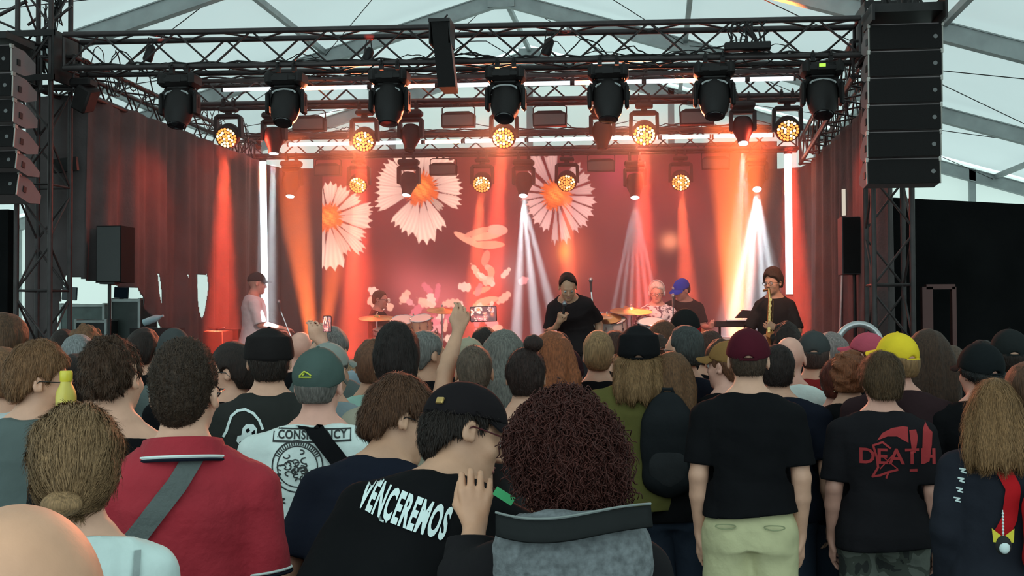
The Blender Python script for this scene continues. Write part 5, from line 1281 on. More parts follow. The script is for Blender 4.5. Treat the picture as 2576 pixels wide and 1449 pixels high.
# floral shirt
def floral():
    m = mat('floral shirt', (.75,.70,.70), .85); nt = m.node_tree; p_ = nt.nodes['Principled BSDF']; tc = nt.nodes.new('ShaderNodeTexCoord'); v = nt.nodes.new('ShaderNodeTexNoise'); v.inputs['Scale'].default_value = 11; v.inputs['Distortion'].default_value = 2.2
    nt.links.new(tc.outputs['Object'], v.inputs['Vector']); r = nt.nodes.new('ShaderNodeValToRGB'); e = r.color_ramp.elements; e[0].position = .44; e[0].color = (.10,.07,.10,1); e[1].position = .52; e[1].color = (.75,.70,.70,1)
    nt.links.new(v.outputs[0], r.inputs[0]); nt.links.new(r.outputs[0], p_.inputs['Base Color']); return m
p = fan(1652, 706, 13.9, 'white-haired man in a floral shirt and headphones behind the drums', rz=PI, z0=SZ, group=BAND, skin='pink', face=True, pitch=.2,
        R=dict(E=(.25,.05,1.14), W=(.16,.30,1.05), f=(-.1,1,-.2), n=(0,0,-1)), L=dict(E=(.25,.05,1.14), W=(.16,.30,1.05), f=(-.1,1,-.2), n=(0,0,-1)))
p.top(floral(), loose=.025, sleeve=.9, open_=0); p.legs(dark); p.hair((.60,.55,.48), 'short', t=.018, nape=1.57); p.glasses(lens=False)
g = MB(); 
for x in (-1,1): g.cyl(p.M @ Vector((x*.080,-.005,1.65)), p.M @ Vector((x*.105,-.005,1.65)), .036, 14)
g.tube([p.M @ Vector((.098*math.cos(q), -.005, 1.69+.125*math.sin(q))) for q in [PI*i/12 for i in range(13)]], .008, 6); p.mbpart(g, 'headphones', mat('silver plastic', (.45,.42,.42), .3))
# blue cap
p = fan(1726, 702, 14.6, 'guitarist in a blue cap looking down beside the floral shirt', rz=PI+.15, bend=(.22,-.05), z0=SZ, group=BAND, skin='pink', face=True, yaw=-.95, pitch=.45, width=1.08, H=1.78,
        R=dict(E=(.27,.02,1.13), W=(.10,.22,1.06), f=(-1,.2,-.2), n=(0,-1,0)), L=dict(E=(.26,.08,1.15), W=(.30,.32,1.18), f=(.3,.2,1), n=(0,-1,0), curl=.9))
p.top(blk, loose=.02); p.legs(dark); p.hair((.05,.03,.02), 'short', t=.008); cp = p.cap(cloth((.012,.055,.50)), low=1.685)
g = MB(); c_ = p.M @ Vector((.018,.104,1.735)); g.ell(c_, (.020,.006,.022), p.M.to_3x3()); p.mbpart(g, 'emblem', M_TEXT, cp)
t = empty('guitar', world(p, (.0,.22,1.02)), p.t.rotation_euler.z, 'orange-lit guitar held by the man in the blue cap', 'guitar')
mg = mat('guitar wood', (.40,.16,.06), .3); g = MB(); g.ell((-.16,.0,-.04), (.17,.03,.15)); g.ell((.02,.0,.02), (.13,.03,.12)); g.build('guitar_body', mg, t)
MB().box((.34,.02,.17), (.56,.02,.05), Matrix.Rotation(-.42,3,'Y')).build('guitar_neck', mat('rosewood', (.12,.05,.03), .4), t); MB().rbox((.66,.02,.315), (.16,.018,.08), .01, Matrix.Rotation(-.42,3,'Y')).build('headstock', mg, t)
# saxophonist
sx = fan(1947, 674, 12.3, 'saxophonist in a dark short-sleeved shirt at the right', rz=PI-.1, z0=SZ, group=BAND, skin='warm', face=True, res=.008, yaw=-.40, pitch=.12, width=.98, shoulder=.92, ht=.03,
        R=dict(E=(.26,.06,1.14), W=(.10,.24,1.02), f=(-.5,.5,.5), n=(-.5,-.9,0), curl=.9), L=dict(E=(.24,.06,1.13), W=(.04,.26,1.17), f=(-.85,.25,.35), n=(.1,-1,0), curl=.9))
sx.top(cloth((.030,.024,.022)), loose=.02, sleeve=.92); sx.legs(dark); sx.hair((.045,.028,.018), 'short', t=.022, top_lift=.02, nape=1.60); sx.glasses(lens=False)
P0 = [sx.M @ Vector((0,.115,1.598)), sx.M @ Vector((.0,.20,1.60)), Vector((.03,.23,1.56)), Vector((.02,.235,1.45)), Vector((.03,.24,1.15)), Vector((.05,.25,.93)), Vector((.03,.29,.865)), Vector((-.01,.34,.88)), Vector((-.03,.37,.98)), Vector((-.04,.42,1.10))]
W_ = [world(sx, v) for v in P0]; t = empty('saxophone', W_[4], 0, 'brass saxophone played by the man at the right', 'saxophone'); L_ = [w - W_[4] for w in W_]
MB().tube(L_, [.007,.012,.014,.017,.026,.036,.042,.046,.055,.085], 16).build('horn_tube', M_BRASS, t); MB().tube(L_[:2], [.010,.013], 10).build('mouthpiece', M_FIX, t)
g = MB()
for k in range(9): q = L_[3].lerp(L_[5], k/9); g.cyl(q + Vector((0,-.03,0)), q + Vector((0,-.048,0)), .016, 10)
g.tube([q + Vector((.03,-.02,0)) for q in (L_[3], L_[4], L_[5])], .004, 5); g.build('keywork', M_BRASS, t)
# ------------------------------------------------------------------ the crowd
black = cloth((.0065,.0065,.0075)); navy = cloth((.009,.011,.019)); white = cloth((.60,.68,.65)); greyg = cloth((.095,.120,.115)); jeans = cloth((.03,.04,.06))
RNDc = random.Random(5)
def std(p, top, legs=jeans, seed=0, **kw): p.top(top, seed=seed, **kw); p.legs(legs, seed=seed); return p
def row(px, py, Y, label, hair=None, kind='short', top=black, hk=None, fk=None, tk=None, cap=None, bean=None, glasses=False, **kw):
    fk = dict(fk or {}); fk.update(kw); p = fan(px, py, Y, label, res=fk.pop('res', .012), **fk)
    std(p, top, seed=int(px) % 17, **(tk or {}))
    hk = dict(hk or {})
    if cap or bean: hk['topcut'] = 1.700; hk['t'] = min(hk.get('t', .014), .012)
    if hair is not None: p.hair(hair, kind, seed=int(px) % 23, **hk)
    if cap is not None: p.cap(**cap)
    if bean is not None: p.beanie(**bean)
    if glasses: p.glasses()
    return p
BR = (.055,.034,.020); DK = (.014,.010,.009); GR = (.13,.13,.125); LB = (.16,.105,.055)
# far rows
row(215, 816, 7.2, 'person with wavy light brown hair in the far left of the crowd', (.12,.075,.045), 'curly', hk=dict(t=.022), ht=.03)
row(158, 826, 7.7, 'dark-haired person by the foot of the left tower', DK)
row(362, 826, 7.0, 'person with round dark hair below the left drape', DK, hk=dict(t=.022), yaw=-.5)
row(438, 826, 6.5, 'person in a dark grey knitted hat below the left drape', DK, bean=dict(m=cloth((.05,.055,.055))), ht=.03, top=greyg)
row(196, 839, 6.2, 'grey-haired person behind the man with brown curls', (.17,.18,.18), hk=dict(t=.018))
row(10, 786, 5.0, 'brown-haired person cut by the left edge above the others', BR, hk=dict(t=.02), yaw=-.5)
row(8, 868, 4.7, 'person with light brown hair behind the laughing man in glasses', (.13,.08,.045), top=cloth((.5,.55,.55)))
row(757, 835, 7.5, 'bald person far back by the orange uplight', None, skin='pink', ht=.0)
row(832, 819, 6.3, 'grey-haired person holding up a small phone', (.16,.15,.14), yaw=-.4, top=greyg, L=dict(E=(797,885,6.25,0), W=(812,866,6.1,0), f=(.3,.0,1), n=(.5,.9,.1), curl=.6))
row(826, 853, 5.3, 'person in a pale grey cap behind the green cap', (.10,.09,.08), cap=dict(m=cloth((.24,.26,.235))), ht=.03, top=cloth((.22,.28,.30)), yaw=-.5)
row(590, 862, 5.4, 'dark-haired person in glasses turned left behind the red polo', DK, hk=dict(t=.022), yaw=1.25, glasses=True, face=True)
row(938, 850, 5.7, 'person with short brown hair in a mint green t-shirt', (.10,.055,.035), top=cloth((.30,.50,.43)), skin='mid')
row(900, 898, 7.3, 'sandy-haired person seen between the green cap and the mint shirt', (.22,.17,.11), top=greyg)
row(886, 925, 6.7, 'person in a pale blue cap low in the crowd by the mint shirt', (.15,.15,.15), cap=dict(m=cloth((.22,.30,.34))), top=greyg, ht=.03)
row(1070, 826, 6.3, 'grey-haired man with glasses pushed up, looking right at the band', (.13,.13,.12), yaw=-1.0, skin='mid', face=True, hk=dict(t=.010))
row(1180, 842, 6.8, 'person in a beige cap with sunglasses on top', (.1,.08,.06), cap=dict(m=cloth((.32,.29,.21)), brim=True), ht=.03)
row(1220, 818, 7.7, 'person with short black hair under the raised phone', DK, hk=dict(t=.010))
row(1267, 826, 6.0, 'person with long straight grey hair in the centre', (.13,.125,.11), 'long', hk=dict(end=1.40, wid=.075, t=.016))
row(1388, 830, 6.1, 'person with long orange-lit brown hair behind the dark hair bun', (.17,.065,.028), 'long', hk=dict(end=1.42, wid=.10, t=.022), ht=.03)
row(1401, 832, 7.5, 'person with short dark hair right under the singer', (.035,.016,.014))
row(1426, 876, 6.5, 'person in a dark maroon knitted hat left of the blond crop', DK, bean=dict(m=cloth((.035,.013,.016))), ht=.03, skin='pink')
row(1505, 833, 6.7, 'man with a cropped blond haircut in a black t-shirt', (.20,.15,.085), hk=dict(t=.009, top_lift=.012), shoulder=1.0)
row(1548, 828, 8.0, 'dark-haired person behind the cropped blond man', (.04,.02,.016))
row(1690, 880, 6.2, 'person with wavy brunette hair beside the olive shirt', (.10,.06,.032), 'long', hk=dict(end=1.46, t=.022), yaw=-.1, ht=.03)
row(1722, 815, 6.5, 'man with greying dark hair and glasses looking left', (.035,.038,.036), yaw=.85, glasses=True, face=True, top=navy, hk=dict(t=.012, line=[(1.50,-.075),(1.575,-.060),(1.625,-.035),(1.66,.015),(1.70,.020),(1.75,.030),(1.80,.04)]))
row(1723, 778, 8.4, 'tall person in a black knitted hat with a red band', DK, bean=dict(m=cloth((.012,.012,.012)), band=cloth((.30,.01,.012)), t=.02), ht=.035)
row(1667, 807, 8.0, 'brown-haired person under the floral shirt', (.07,.035,.02), hk=dict(t=.02))
row(1650, 840, 7.1, 'person with dark brown hair behind the black cap', (.03,.017,.012), hk=dict(t=.02))
row(1783, 830, 7.6, 'person with dark brown hair in front of the keyboard', (.04,.022,.018), hk=dict(t=.02))
row(1812, 850, 7.0, 'person in a white shirt with a black strap, one elbow raised', (.05,.03,.02), top=white, tk=dict(sleeve=1.7, name='shirt'), L=dict(E=(.34,.10,1.50), W=(.20,.20,1.62), f=(1,.2,.3), n=(0,0,1)))
row(1833, 850, 6.2, 'person in a tan cap turned left beside the maroon cap', (.10,.05,.03), yaw=1.0, cap=dict(m=cloth((.22,.115,.04))), ht=.03, skin='pink', face=True)
row(1979, 808, 8.0, 'person with bushy black hair under the saxophone', (.016,.011,.010), 'curly', hk=dict(t=.018), ht=.03)
row(1986, 848, 6.6, 'bald man in a white shirt near the dark-haired man', None, top=white, skin='pink', width=1.05, shoulder=1.1, ht=0)
row(2047, 825, 6.9, 'man in a dark grey cap and red t-shirt near the right drape', (.04,.03,.03), cap=dict(m=cloth((.045,.05,.05))), top=cloth((.22,.02,.02)), ht=.03)
row(2092, 832, 7.4, 'person with long pale grey hair beside the dark grey cap', (.20,.17,.16), 'long', hk=dict(end=1.3))
row(2185, 830, 7.0, 'person in a pink cap turned left', (.10,.05,.03), yaw=1.1, cap=dict(m=cloth((.42,.075,.11))), ht=.03, skin='pink', face=True)
row(2136, 878, 6.2, 'person with wavy auburn hair under the pink cap', (.14,.06,.03), 'curly', hk=dict(t=.02), ht=.03)
row(2258, 829, 5.9, 'man in a bright yellow cap and dark shirt', (.18,.13,.07), yaw=.72, cap=dict(m=cloth((.72,.52,.03))), ht=.03, top=cloth((.030,.016,.018)), width=1.08, shoulder=1.12, skin='pink')
row(2334, 825, 6.4, 'person with very long dark brown hair right of the yellow cap', (.038,.025,.018), 'long', hk=dict(end=1.38, wid=.11, t=.024), ht=.03)
row(2388, 866, 7.2, 'person with grey-brown hair looking right behind the long brown hair', (.07,.055,.045), yaw=-1.0, face=True)
row(2540, 820, 6.1, 'person in a black cap with a white front panel at the right', DK, cap=dict(m=cloth((.014,.016,.016))), ht=.03, yaw=.2)
row(2588, 905, 4.9, 'brown-haired person cut by the right edge', (.06,.035,.022), hk=dict(t=.018), yaw=.5)
row(2470, 852, 7.4, 'person in dark clothes behind the black cap at the right', DK)
row(470, 862, 6.1, 'dark-haired person hidden behind the red polo man', DK)
row(2420, 900, 7.0, 'dark-haired person behind the curly black hair', DK)
# white panel of the cap
pz = [o for o in bpy.data.objects if o.get('label') == 'person in a black cap with a white front panel at the right'][0]
# ---- middle rows
# man under the black cap with a printed jacket
p = fan(677, 816, 4.85, 'man in a black flat cap and black jacket with a white printed figure', res=.009, ht=.03, width=1.05, shoulder=1.05)
std(p, cloth((.026,.027,.025)), name='jacket', sleeve=1.8, loose=.026, neckz=1.50); p.hair((.016,.013,.012), 'short', t=.012, strands=2500, slen=.012, topcut=1.69); p.cap(cloth((.014,.012,.012)), low=1.675, rr=.004, arch=False, lift=-.004)
def P2(cx, cz, pts, s): return [(cx + a*s, cz + b*s) for a, b in pts]
def loop(pts, w):
    """a painted line as a thin band of quads"""
    out = []
    for (a, b) in zip(pts, pts[1:]):
        dx, dz = b[0]-a[0], b[1]-a[1]; L = math.hypot(dx, dz) + 1e-9; nx, nz = -dz/L*w/2, dx/L*w/2; ex, ez = dx/L*w*.3, dz/L*w*.3
        out.append([(a[0]+nx-ex, a[1]+nz-ez), (b[0]+nx+ex, b[1]+nz+ez), (b[0]-nx+ex, b[1]-nz+ez), (a[0]-nx-ex, a[1]-nz-ez)])
    return out
s_ = 1/630; L0 = lambda x, y: ((x-677)*s_, 1.88 - (y-795)*s_ - .0)
def LL(pts, px, Y, sc, zfix=0): return [((x-px)*Y/3000/sc, (1.88 - (y-795)*Y/3000)/sc + zfix) for x, y in pts]
q = lambda pts: LL(pts, 677, 4.62, p.sc)
q = lambda pts: LL([(x, y+10) for x, y in pts], 677, 4.72, p.sc)
arc = q([(563,1094),(571,1080),(576,1062),(583,1042),(598,1029),(618,1025),(640,1035),(655,1052),(664,1074)])
p.decal('print', loop(arc, .010), M_TEXT, .004)
p.decal('print', [q([(613,1072),(622,1062),(640,1062),(650,1074),(648,1090),(636,1100),(628,1117),(610,1120),(597,1106),(600,1092),(610,1090)])], M_TEXT, .004)
p.decal('print', loop(q([(628,1117),(636,1132),(640,1145)]), .008) + loop(q([(612,1160),(640,1150)]), .006), M_TEXT, .004)
p.decal('print', [q([(620,1076),(628,1072),(632,1078),(624,1084)]), q([(636,1082),(644,1076),(645,1086),(637,1092)]), q([(604,1108),(620,1100),(622,1104),(606,1112)])], black, .006)
# green cap, white t-shirt with black print, black strap
p = fan(800, 866, 4.2, 'man in a grey-green cap and white t-shirt with black printing', res=.009, ht=.03, yaw=-.28, width=1.12, shoulder=1.16, skin='pink')
std(p, white, loose=.028, sleeve=.92, wr=.006); p.hair((.10,.09,.08), 'buzz', t=.005, nape=1.60, topcut=1.69); cp = p.cap(cloth((.060,.090,.080)), low=1.672, rr=.003, arch=False, seed=4)
g = MB(); M_YG = mat('yellow green thread', (.45,.50,.05), .8)
for a, b in (((-.024,1.688),(-.006,1.705)),((-.006,1.705),(.006,1.700)),((.006,1.700),(.020,1.690)),((-.024,1.684),(.020,1.684)),((-.012,1.690),(-.004,1.698))):
    g.cyl(p.M @ Vector((a[0]-.01,-.122+.0,a[1]+.012)), p.M @ Vector((b[0]-.01,-.122,b[1]+.012)), .0028, 6)
p.mbpart(g, 'embroidered_emblem', M_YG, cp)
BK = mat('black print', (.02,.022,.022), .8); q = lambda pts: LL(pts, 800, 4.05, p.sc)
c = q([(787,1103)])[0]; p.decal('print', loop(q([(687,1088),(786,1087),(887,1090)]), .005) + loop(q([(887,1090),(886,1118)]), .004) + loop(q([(687,1088),(686,1118)]), .004) + loop(q([(686,1119),(786,1119),(887,1119)]), .007), BK)
p.text('CONSISTENCY', c, .040, BK, 0, .84, .030, maxe=.015)
cc = q([(750,1182)])[0]
ring = [(cc[0] + .088*math.cos(a), cc[1] + .088*math.sin(a)) for a in [2*PI*i/40 for i in range(41)]]; p.decal('print', loop(ring, .005), BK); ring = [(cc[0] + .070*math.cos(a), cc[1] + .070*math.sin(a)) for a in [2*PI*i/40 for i in range(41)]]; p.decal('print', loop(ring, .004), BK)
rr = random.Random(2); P_ = []
for k in range(26):
    a0 = rr.uniform(0, 6.28); r0 = rr.uniform(.008,.058); cx, cz = cc[0] + r0*math.cos(a0), cc[1] + r0*math.sin(a0); ra = rr.uniform(.006,.016); st = rr.uniform(0,6.28); P_ += loop([(cx + ra*math.cos(st+t_*.7), cz + ra*.7*math.sin(st+t_*.7)) for t_ in range(6)], .0045)
for k in range(22): a0 = PI*.15 + PI*.7*k/21; P_ += loop([(cc[0]+.074*math.cos(a0), cc[1]+.074*math.sin(a0)), (cc[0]+.084*math.cos(a0), cc[1]+.084*math.sin(a0))], .004)
p.decal('print', P_, BK)
for (x, y) in ((702,1207),(703,1229),(712,1270)): c_ = q([(x,y)])[0]; p.decal('print', loop([(c_[0]-.008,c_[1]+.006),(c_[0]+.006,c_[1]+.008),(c_[0]-.006,c_[1]-.004),(c_[0]+.008,c_[1]-.008)], .006), BK)
g = p.strap(q([(742,1022),(775,1062),(812,1112),(850,1160),(910,1240)]), .058, black, off=.010); o = p.mbpart(g, 'shoulder_strap_bag', black); o.parent = None
def free(o, person, label, cat, group=None):
    o.parent = None; o.matrix_world = Matrix.Translation(person.t.location) @ person.t.rotation_euler.to_matrix().to_4x4() @ Matrix.Scale(person.sc, 4); return tag(o, label, cat, group)
o.name = 'shoulder_strap'; free(o, p, 'broad black strap across the white printed t-shirt', 'strap')
# tall dark hair with a low bun
p = fan(997, 816, 4.85, 'person with tall rounded black hair gathered low, in a khaki top', res=.009, ht=.045, skin='mid')
std(p, cloth((.30,.28,.215))); p.hair((.010,.007,.007), 'lowbun', t=.020, top_lift=.028, strands=3000, slen=.02, fuzz=.1, nape=1.55)
# raised arm with a phone
p = fan(1193, 866, 5.4, 'grey-haired man in a grey t-shirt filming with one arm raised', res=.008, ht=.012, skin='mid',
        L=dict(S=(.168,-.0,1.42), E=(1120,938,5.45,0), W=(1152,835,5.6,0), f=(-.25,.10,1), n=(.45,1,0), curl=.55, thumb=1))
std(p, cloth((.20,.25,.27)), sleeve=.62); p.hair((.085,.075,.065), 'buzz', t=.007, strands=2500, slen=.006, fuzz=.6)
def phone(px, py, Y, w, h, label, pic=True, ang=0.0):
    c = at(px, py, Y); t = empty('smartphone', c, 0, label, 'phone', 'phones held up to film'); R = Matrix.Rotation(ang, 3, 'Y')
    MB().rbox((0,0,0), (w,.009,h), .006, R).build('case', M_FIX, t)
    n = 40; m = 24; rs = np.random.default_rng(4); g = MB(); g.grid([[R @ Vector((-w*.47 + w*.94*i/n, -.0052, h*.46 - h*.92*j/m)) for i in range(n+1)] for j in range(m+1)]); o = g.build('display', M_FIX, t, smooth=False)
    PXg, PYg = np.meshgrid(np.linspace(840, 1540, n+1), np.linspace(400, 850, m+1)); cpx = screen_picture(PXg, PYg).reshape(-1, 3)*1.2 + .05; at_ = o.data.color_attributes.new('picture', 'FLOAT_COLOR', 'POINT'); at_.data.foreach_set('color', np.concatenate([cpx, np.ones((len(cpx),1))], 1).astype(np.float32).ravel())
    o.data.materials.clear(); o.data.materials.append(bpy.data.materials['screen picture']); return t
phone(1216, 790, 5.62, .128, .074, 'phone held sideways in a raised hand, showing the daisies', ang=-.03)
phone(823, 815, 6.05, .047, .085, 'small phone held upright above the grey hair')
# hair bun
p = fan(1322, 872, 5.25, 'woman with a dark hair bun and bare upper back', res=.009, ht=.02, width=.92)
std(p, cloth((.022,.020,.020)), neckz=1.40, tank=True); p.hair((.018,.010,.009), 'pony', t=.016, strands=2500, slen=.02, fuzz=.1); p.blob('hair_bun', (.035,-.035,1.815), (.044,.040,.040), hairmat((.018,.010,.009)), seed=3, amp=.004)
g = MB(); g.tube([(.072*math.cos(a), -.02+.072*math.sin(a), 1.468+.008*math.sin(a)) for a in [2*PI*i/30 for i in range(30)]], .0022, 5, closed=True); p.mbpart(g, 'necklace', mat('dark beads', (.05,.05,.05), .3))
# black cap, long blond hair, olive shirt
p = fan(1606, 815, 6.2, 'person in a black cap with long fair hair and an olive shirt', res=.009, ht=.045, width=1.10, shoulder=1.16)
std(p, cloth((.125,.115,.035)), loose=.03, sleeve=1.6, name='shirt'); p.hair((.20,.14,.075), 'long', t=.018, end=1.47, wid=.085, strands=3500, slen=.05, fuzz=.05, topcut=1.67); p.cap(cloth((.009,.009,.010)), low=1.672, rr=.012, lift=.012)
op = p
def backpack(person, x, z, w, h, d, m, label, m2=None, straps=True, tilt=0):
    """rounded daypack on the back, a thing of its own"""
    y = person.onback(x, z).y; sc = person.sc; t = empty('backpack', world(person, (x, y - d*.5, z - h*.5)), person.t.rotation_euler.z, label, 'backpack'); t.scale = (sc,)*3
    f = Field((-w*.75,-d,-.03), (w*.75, d*.8, h+.06), .009); f.ell((0,0,h*.52), (w*.5, d*.55, h*.56), k=.02); f.cap((-w*.22,0,h*.15), (w*.22,0,h*.15), d*.48, k=.05); f.cap((-w*.2,0,h*.75), (w*.2,0,h*.75), d*.42, k=.05); f.displace(waves(3, 30, .004)); V, Q = f.mesh(); np_mesh('main_compartment', V, Q, m, t)
    f = Field((-w*.6,-d*1.3,0), (w*.6, 0, h*.6), .009); f.ell((0,-d*.40,h*.28), (w*.36, d*.22, h*.22), k=.02); V, Q = f.mesh(); np_mesh('front_pocket', V, Q, m2 or m, t)
    g = MB(); g.tube([(-w*.40*math.cos(a), -d*.18, h*.62 + h*.40*math.sin(a)) for a in [PI*i/16 for i in range(17)]], .006, 6); g.build('zip_piping', M_ALU if not m2 else m2, t)
    g = MB(); g.tube([(-.03,.02,h*1.03),(-.02,.0,h*1.10),(.02,.0,h*1.10),(.03,.02,h*1.03)], .010, 6); g.build('grab_loop', m, t)
    if straps:
        for sx_ in (-1, 1):
            g = MB(); pts = []
            top = Vector((x + sx_*w*.30, 0, z + h*.42)); P = [world(person, person.onback(top.x + sx_*.01*i, top.z + .02*i, .012)) for i in range(6)]
            Mi = t.matrix_basis.inverted(); P = [Mi @ q_ for q_ in P]; rows = [[q_ + Vector((u, 0, 0)) for u in (-.028, 0, .028)] for q_ in P]; g.grid(rows); g.grid([[q_ - Vector((0,.008,0)) for q_ in r] for r in rows[::-1]]); g.build('shoulder_strap', m, t)
    return t
backpack(op, .14, 1.20, .27, .46, .13, cloth((.016,.018,.020)), 'black backpack with grey piping on the olive shirt', cloth((.03,.032,.034)))
# maroon cap, black t-shirt, pale shorts
p = fan(1882, 820, 5.35, 'man in a maroon cap, black t-shirt and pale khaki shorts', res=.008, ht=.03, width=1.06, shoulder=1.04, L=dict(E=(.215,-.03,1.14), W=(.210,.03,.89)), R=dict(E=(.215,-.03,1.14), W=(.210,.03,.89)))
p.top(black, loose=.022, sleeve=.80, hem=.985, wr=.005); p.legs(mat('khaki cotton', (.56,.53,.30), .85, bump=.5, bscale=12, var=.06), shorts=True, hem=1.0, loose=.022)
p.hair((.035,.025,.018), 'buzz', t=.006, nape=1.60, strands=2500, slen=.006, fuzz=.5, topcut=1.70); p.cap(cloth((.062,.008,.015)), low=1.688, rr=.003, m2=cloth((.05,.007,.012)))
g = MB()
for sx_ in (-1, 1):
    g.tube([(sx_*(.10 + .042*math.cos(a)), -.152 + .012*abs(math.cos(a)), .945 + .010*math.sin(a)) for a in [2*PI*i/20 for i in range(20)]], .0028, 5, closed=True)
kh = p.parts['trousers']; p.mbpart(g, 'back_pockets', mat('khaki seam', (.28,.30,.16), .9), kh)
# dark-haired man behind him
p = fan(1955, 862, 6.1, 'black-haired man in a black t-shirt behind the maroon cap', res=.010, width=1.1, shoulder=1.12); std(p, navy, seed=6, loose=.024); p.hair((.014,.010,.010), 'short', t=.014, strands=2500, slen=.014)
# auburn hair with clip, denim vest, dark backpack strap
p = fan(2106, 900, 6.3, 'woman with auburn hair pinned up, in a blue denim waistcoat', res=.010, ht=.02, skin='pink', width=.95); std(p, cloth((.085,.135,.165)), tank=True, name='denim_waistcoat', neckz=1.47); p.hair((.075,.020,.014), 'pony', t=.020, strands=1500, slen=.02, fuzz=.1)
g = MB(); g.cyl(p.M @ Vector((-.02,-.13,1.62)), p.M @ Vector((.035,-.125,1.665)), .003, 6); p.mbpart(g, 'hair_pin', mat('pale wood', (.55,.40,.22), .5))
backpack(p, .04, 1.20, .22, .36, .08, cloth((.014,.015,.016)), 'small black backpack on the denim waistcoat')
# black t-shirt with red print, camouflage trousers
p = fan(2217, 880, 5.6, 'man in a black t-shirt with a red print and camouflage trousers', res=.009, ht=.03, yaw=.30, width=1.08, shoulder=1.05, skin='pink')
camo = mat('camouflage', (.05,.055,.045), .9, bump=.4, bscale=12); nt = camo.node_tree; v = nt.nodes.new('ShaderNodeTexNoise'); v.inputs['Scale'].default_value = 7; v.inputs['Distortion'].default_value = 1.5; tc = nt.nodes.new('ShaderNodeTexCoord'); nt.links.new(tc.outputs['Object'], v.inputs['Vector'])
r = nt.nodes.new('ShaderNodeValToRGB'); r.color_ramp.interpolation = 'CONSTANT'; e = r.color_ramp.elements; e[0].color = (.02,.022,.02,1); e[1].position = .46; e[1].color = (.055,.062,.05,1); k_ = e.new(.56); k_.color = (.12,.13,.11,1); nt.links.new(v.outputs[0], r.inputs[0]); nt.links.new(r.outputs[0], nt.nodes['Principled BSDF'].inputs['Base Color'])
p.top(cloth((.013,.012,.014)), loose=.022, sleeve=.88, hem=.86); p.legs(camo, loose=.03, hem=.90); p.hair((.065,.045,.025), 'short', t=.026, strands=5000, slen=.022, fuzz=.25, ears=False)
g = MB(); g.tube([(.070*math.cos(a), -.02+.070*math.sin(a), 1.485+.010*math.sin(a)) for a in [2*PI*i/30 for i in range(30)]], .0014, 5, closed=True); p.mbpart(g, 'necklace', M_CHROME)
RP = mat('red print', (.34,.022,.025), .8); q = lambda pts: LL(pts, 2228, 5.5, p.sc)
p.decal('print', [q([(2215,1100),(2228,1082),(2250,1070),(2275,1066),(2287,1068),(2284,1085),(2288,1105),(2278,1100),(2262,1090),(2240,1090)])], RP)
p.decal('print', [q([(2290,1075),(2306,1074),(2310,1092),(2304,1130),(2296,1130),(2298,1095)]), q([(2320,1120),(2322,1075),(2328,1056),(2336,1072),(2344,1080),(2342,1110),(2336,1150),(2322,1158)])], RP)
p.text('DEATH', q([(2262,1140)])[0], .10, RP, .0, 1.02, .02, name='print')
p.decal('print', loop(q([(2206,1112),(2214,1140),(2217,1165),(2204,1188),(2222,1184),(2240,1176),(2262,1170)]), .010) + loop(q([(2206,1112),(2228,1104),(2246,1118)]), .009) + loop(q([(2240,1178),(2236,1190)]), .008) + loop(q([(2292,1172),(2306,1172)]), .012) + loop(q([(2218,1130),(2262,1168)]), .005) + loop(q([(2222,1168),(2262,1122)]), .005), RP)
# black cap with curly hair at the right
p = fan(2468, 858, 5.8, 'person in a black cap with black curls turned left', res=.010, ht=.03, yaw=.65, skin='pink', width=1.1, shoulder=1.1, face=True); std(p, black, seed=3, loose=.03, sleeve=1.8, name='hoodie'); p.hair((.010,.010,.010), 'curly', t=.020, strands=1500, slen=.02, topcut=1.68); p.cap(cloth((.009,.011,.012)), low=1.675, rr=.010)
# fair long hair, dark jacket with patches, red backpack straps
p = fan(2500, 950, 4.8, 'girl with long fair hair and a dark jacket with printed sleeves', res=.009, ht=.02, skin='mid', width=.95, shoulder=1.0)
std(p, cloth((.017,.019,.026)), loose=.026, sleeve=1.9, name='jacket', legs=cloth((.03,.033,.036))); p.hair((.20,.135,.07), 'long', t=.016, end=1.47, wid=.085, strands=7000, slen=.06, fuzz=.04)
gp = p; q = lambda pts: LL(pts, 2500, 4.65, gp.sc)
redm = cloth((.42,.012,.016)); g = gp.strap(q([(2447,1108),(2480,1122),(2512,1160),(2540,1215),(2530,1290),(2510,1330)]), .058, redm, off=.012); o = gp.mbpart(g, 'red_strap', redm); o.name = 'shoulder_strap'; free(o, gp, 'broad red strap running down the back of the fair-haired girl', 'strap')
backpack(gp, .20, 1.18, .20, .36, .12, redm, 'red and black backpack at the right edge of the picture', cloth((.02,.015,.016)), straps=False)
for (x, y, a) in ((2412,1180,1.2),(2408,1203,1.1),(2404,1228,1.2),(2398,1252,1.1)):
    c_ = q([(x+14,y)])[0]; gp.decal('print', loop([(c_[0]-.012,c_[1]+.008),(c_[0]+.010,c_[1]+.006),(c_[0]-.006,c_[1]-.004),(c_[0]+.012,c_[1]-.008)], .006), M_TEXT, .006)
c_ = q([(2494,1160)])[0]; gp.decal('patch', [[(c_[0]-.022,c_[1]-.012),(c_[0]+.016,c_[1]-.016),(c_[0]+.020,c_[1]+.012),(c_[0]-.018,c_[1]+.016)]], mat('pale pink patch', (.5,.2,.18), .8), .006)
